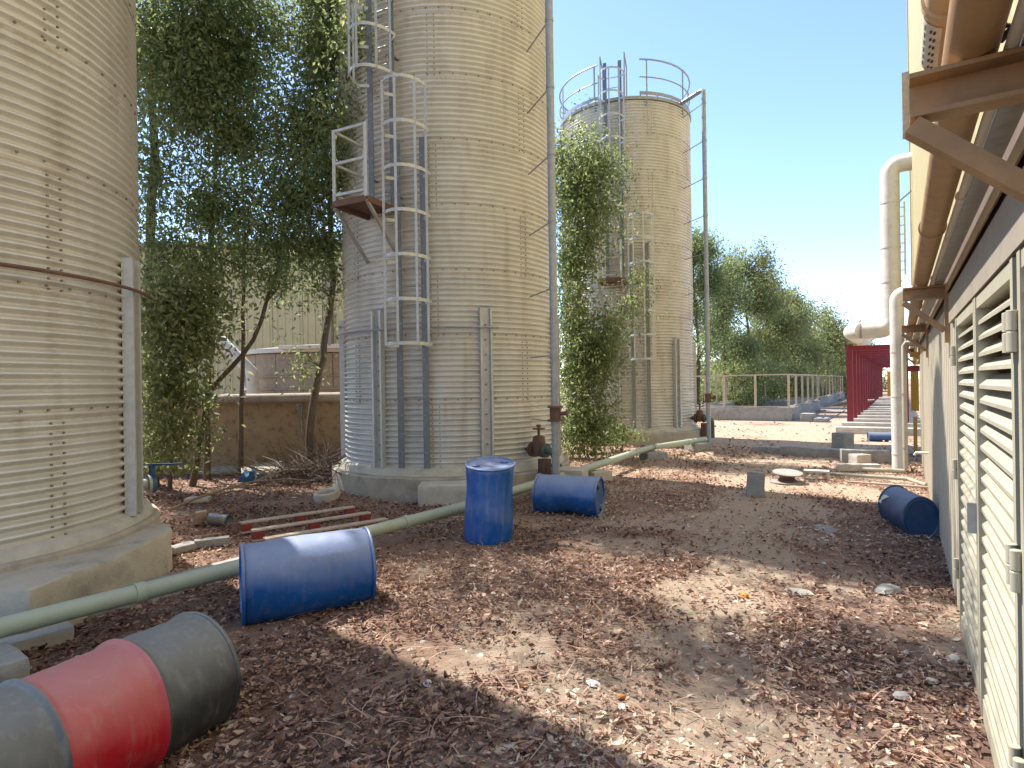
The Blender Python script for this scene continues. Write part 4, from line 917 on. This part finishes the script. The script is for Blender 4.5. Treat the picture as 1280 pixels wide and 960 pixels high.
def tree(base, trunks, blobs, n, size, seed, label, mk='leaf', limbs=True, lr=.03, group=None, sig=.21, cat='tree', name='leafy_tree', per=26, droop=.45):
    root = empty(name, base); tag(root, label, cat, group); o0 = Vector(base); mb = MB(); g = random.Random(seed)
    tips = []
    for pts, r0, r1 in trunks:
        pts = [Vector(p) - o0 for p in pts]; fine = []
        for a_, b_ in zip(pts, pts[1:]):
            for k in range(4): fine.append(a_.lerp(b_, k / 4) + Vector((g.uniform(-1, 1), g.uniform(-1, 1), 0)) * r0 * .35)
        fine.append(pts[-1]); m = len(fine); mb.tube(fine, [lerp(r0 * (1.25 if k == 0 else 1), r1, k / (m - 1)) for k in range(m)], 9); tips.append(fine)
    if limbs:
        for b_ in blobs:
            c = Vector(b_[:3]) - o0; best = None
            for f_ in tips:
                for p in f_[1:]:
                    sc_ = (p - c).length + max(0, p.z - c.z + .2) * 2
                    if best is None or sc_ < best[0]: best = (sc_, p)
            p = best[1]; mid = p.lerp(c, .5) + Vector((g.uniform(-.1, .1), g.uniform(-.1, .1), .12 * (c - p).length))
            mb.tube([p, mid, c], [lr, lr * .7, lr * .3], 6, caps=False)
            for k in range(3):
                e_ = c + Vector((g.uniform(-1, 1) * b_[3], g.uniform(-1, 1) * b_[4], g.uniform(-.6, 1) * b_[5])) * .8; mb.tube([mid.lerp(c, .4), c.lerp(e_, .5), e_], [lr * .5, lr * .35, lr * .15], 5, caps=False)
    mb.build('trunk', M['bark'], root)
    cr_ = crown('crown', [(b_[0] - o0.x, b_[1] - o0.y, b_[2] - o0.z) + tuple(b_[3:]) for b_ in blobs], n, size, seed, mk, root, sig, droop, per)
    return root
def BL(x, y, Y, rx, ry, rz, w_=1): p = P(x, y, Y); return (p.x, p.y, p.z, rx, ry, rz, w_)

def L2(pairs):
    q = [P(x, y, Y) for x, y, Y in pairs]
    if pairs[0][1] > 540: q[0].z = -.06
    return q
tree(tuple(P(186, 585, 11.4)), [(L2([(186, 585, 11.4), (188, 400, 11.4), (190, 200, 11.4), (194, 40, 11.4), (196, -60, 11.4)]), .11, .04)],
     [BL(200, 60, 11.2, 1.0, .8, .9), BL(230, 130, 11.0, .9, .8, .7), BL(190, 215, 11.2, .8, .7, .8, .7), BL(215, -40, 11.3, 1.1, .9, .7, .5), BL(250, 20, 11.0, .9, .8, .7), BL(200, 320, 11.0, .5, .5, .7, 1.1), BL(130, 60, 12.2, 1, 1, 1.4), (-5.5, 9.9, 9.7, 1.0, .9, .8, .35)],  # last blob: unseen high foliage added to dapple the yard
     37000, .105, 11, 'tall leafy tree with the thickest trunk, right behind the nearest silo', group='trees between the near and middle silos')
tree(tuple(P(258, 580, 11.9)), [(L2([(258, 580, 11.9), (262, 420, 11.9), (264, 330, 11.9), (270, 200, 11.9), (272, 60, 11.9), (278, -40, 11.9)]), .06, .025), (L2([(300, 560, 12.2), (303, 420, 12.2), (306, 300, 12.1), (300, 150, 12.1)]), .05, .02)],
     [BL(275, 90, 11.7, .9, .8, .9), BL(300, 175, 11.6, .9, .8, .6, .8), BL(265, 260, 11.6, .7, .6, .6, .9), BL(310, 275, 11.6, .7, .6, .4, .8), BL(290, -10, 11.8, .9, .8, .7, .6), BL(250, 330, 11.5, .5, .5, .4, .8), BL(320, 80, 11.8, .5, .5, .6, .5), (-4.9, 9.5, 9.7, .9, .8, .5, .3), (-4.3, 8.7, 10.5, .9, .8, .6, .4), BL(300, 330, 11.5, .6, .5, .3, .6), BL(262, 400, 11.5, .35, .4, .35, .6)],  # the two unprojected blobs are unseen foliage, added to shade the foreground
     38000, .10, 12, 'slender tree with twin thin trunks in the middle of the left clump', group='trees between the near and middle silos')
tree(tuple(P(384, 566, 11.9)), [(L2([(384, 566, 11.9), (392, 500, 11.8), (407, 430, 11.7), (415, 350, 11.6), (412, 230, 11.6), (400, 90, 11.6), (398, -30, 11.6)]), .085, .03), (L2([(240, 560, 11.3), (262, 490, 11.3), (318, 425, 11.4), (348, 330, 11.5), (362, 230, 11.6)]), .055, .025)],
     [BL(405, 60, 11.4, .55, .7, 1.0), BL(388, 160, 11.4, .7, .7, .7), BL(415, 215, 10.6, .45, .5, .5, .8), BL(372, 245, 11.3, .8, .6, .5), BL(345, 300, 11.3, .6, .6, .4, .8), BL(395, 310, 11.3, .55, .5, .4, .9), BL(405, -20, 11.5, .6, .7, .7, .7), BL(350, 40, 11.8, .35, .5, .5, .5), BL(445, 40, 10.0, .3, .4, .5, .8), BL(440, 90, 9.9, .25, .3, .3, .7), BL(385, 450, 11.6, .18, .2, .35, 1.2), (-3.3, 8.8, 10.9, .8, .7, .5, .4), BL(350, 350, 11.4, .55, .5, .3, .6), BL(405, 365, 11.2, .4, .4, .3, .7), BL(425, 150, 10.2, .3, .4, .6, .8)],  # the unprojected blob is unseen overhead foliage, added for dappled shade
     39000, .10, 13, 'leaning tree whose curved trunk rises beside the middle silo', group='trees between the near and middle silos')
tree(tuple(P(212, 592, 10.9)), [(L2([(212, 592, 10.9), (216, 500, 10.9), (224, 380, 10.9)]), .035, .015), (L2([(196, 592, 10.9), (194, 480, 10.9), (190, 380, 10.9)]), .04, .015)],
     [BL(205, 390, 10.6, .5, .5, .6), BL(240, 420, 10.7, .45, .45, .45, .9), BL(205, 480, 10.6, .5, .45, .6), BL(225, 545, 10.6, .35, .35, .35, .7), BL(190, 560, 10.7, .3, .3, .4, .8), BL(255, 370, 10.8, .4, .4, .4, .8), BL(245, 490, 11.0, .45, .4, .25, .5)],
     9500, .125, 14, 'bushy young tree with low hanging leaves beside the nearest silo', group='trees between the near and middle silos', lr=.012, sig=.2, mk='leaf_olive')
# between middle and far silo
tree(tuple(P(728, 560, 16.5)), [(L2([(728, 560, 15.2), (726, 420, 15.2), (722, 300, 15.2), (726, 200, 15.2)]), .07, .03)],
     [BL(722, 240, 14.9, .8, .8, 1.2), BL(740, 215, 14.9, .5, .5, .5, .9), BL(715, 330, 14.9, .55, .6, .9), BL(735, 300, 14.9, .5, .6, .5, .8), BL(760, 205, 15.0, .35, .4, .3, .7), BL(700, 200, 15.4, .5, .6, .6)],
     14500, .115, 21, 'green tree between the middle and far silos, rising above the far ladder')
tree(tuple(P(742, 568, 14.6)), [(L2([(742, 568, 14.6), (748, 500, 14.6), (768, 430, 14.8), (785, 370, 15.6)]), .045, .015)],
     [BL(745, 440, 14.3, .5, .5, .55), BL(760, 405, 14.6, .3, .4, .4, .7), BL(790, 385, 15.6, .22, .25, .4, .8), BL(722, 470, 14.3, .4, .5, .7), BL(735, 530, 14.0, .55, .5, .5), BL(715, 400, 14.6, .4, .5, .7, .7), BL(712, 540, 14.0, .35, .4, .4, .9), BL(800, 350, 15.9, .2, .25, .35, .8)],
     17000, .105, 22, 'dark leafy shrub tree climbing the ladder of the far silo', 'leaf', lr=.015)
g = random.Random(9)
tree(tuple(P(777, 556, 15.6)), [(L2([(777, 556, 15.6), (778, 548, 15.6)]), .02, .01)], [BL(777, 545, 15.6, .45, .3, .2), BL(760, 555, 15.2, .3, .3, .15)], 1700, .09, 23, 'low green weed at the foot of the far silo pad', lr=.006, cat='plant', name='low_weed', sig=.1)
# row beyond the basin
far = [(872, 300, 33, 8.4, 2.4, 'tree half hidden behind the far silo'), (905, 335, 36, 8.2, 2.5, 'dark green tree behind the fence, next to the far silo pipe'), (935, 318, 40, 9.6, 2.6, 'tallest pointed tree behind the near fence'), (962, 350, 43, 9.0, 2.9, 'yellowish rounded tree behind the corner of the near fence'),
       (990, 372, 50, 8.6, 3.3, 'olive tree behind the side of the near fence'), (1012, 385, 58, 8.9, 3.7, 'olive tree above the gap between the two fences'), (1035, 400, 68, 8.8, 4.0, 'hazy olive tree above the second fence'), (1052, 415, 84, 8.8, 4.6, 'small dark tree just left of the maroon frames'), (1066, 428, 104, 8.6, 5.0, 'last small dark tree beside the maroon frames')]
for i, (px, py, Y, ht, wd, lb_) in enumerate(far):
    top = P(px, py, Y).z; b0 = P(px, 515, Y); b0.z = 0; g = random.Random(50 + i); bl = []
    for k in range(20):
        f_ = g.random(); zz = lerp(.5, top - .6, f_); rr_ = wd * (.55 if f_ > .7 else .8) * (1.05 - f_ * .45)
        bl.append((b0.x + g.uniform(-1, 1) * rr_, b0.y + g.uniform(-1, 1) * rr_, zz, g.uniform(.5, .9) * wd * .42, g.uniform(.5, .9) * wd * .42, g.uniform(.45, .8) * wd * .42, 1))
    for k in range(5): bl.append((b0.x + g.uniform(-.8, .8) * wd * .6, b0.y + g.uniform(-.5, .5), top - g.uniform(.0, .9), .22 * wd * .5, .22 * wd * .5, .8, 2.0))
    sz = .15 * Y / 33
    tree((b0.x, b0.y, 0), [([(b0.x, b0.y, -.1), (b0.x + .1, b0.y, top * .4), (b0.x - .1, b0.y, top * .85)], .14, .04), ([(b0.x + .3, b0.y, 0), (b0.x + .9, b0.y, top * .5)], .09, .03)],
         bl, 27000 if i < 5 else 16000, sz, 60 + i, lb_, 'leaf_olive' if i not in (0, 1) else 'leaf', group='trees in a row beyond the fence', sig=.30 * Y / 36, lr=.05)
# far wood closing the view behind the fence and left of the row
bl = []
g = random.Random(77)
for k in range(46):
    s_ = 48 + k * 3.1; q = wpt(s_, 17 + g.uniform(-3, 8) + .05 * s_, 0); bl.append((q.x, q.y, g.uniform(.8, 3.2), 3.0, 3.0, g.uniform(1.5, 2.6), 1))
for k in range(14): bl.append((6 + k * 1.1 + g.uniform(-1, 1), 45 + g.uniform(-2, 5), g.uniform(.8, 2.6), 1.6, 1.6, 1.8, 1.6))
tag(crown('far_thicket', bl, 42000, .42, 91, 'leaf', None, .5), 'dense dark thicket closing the view behind the row of trees', 'thicket', kind='stuff')
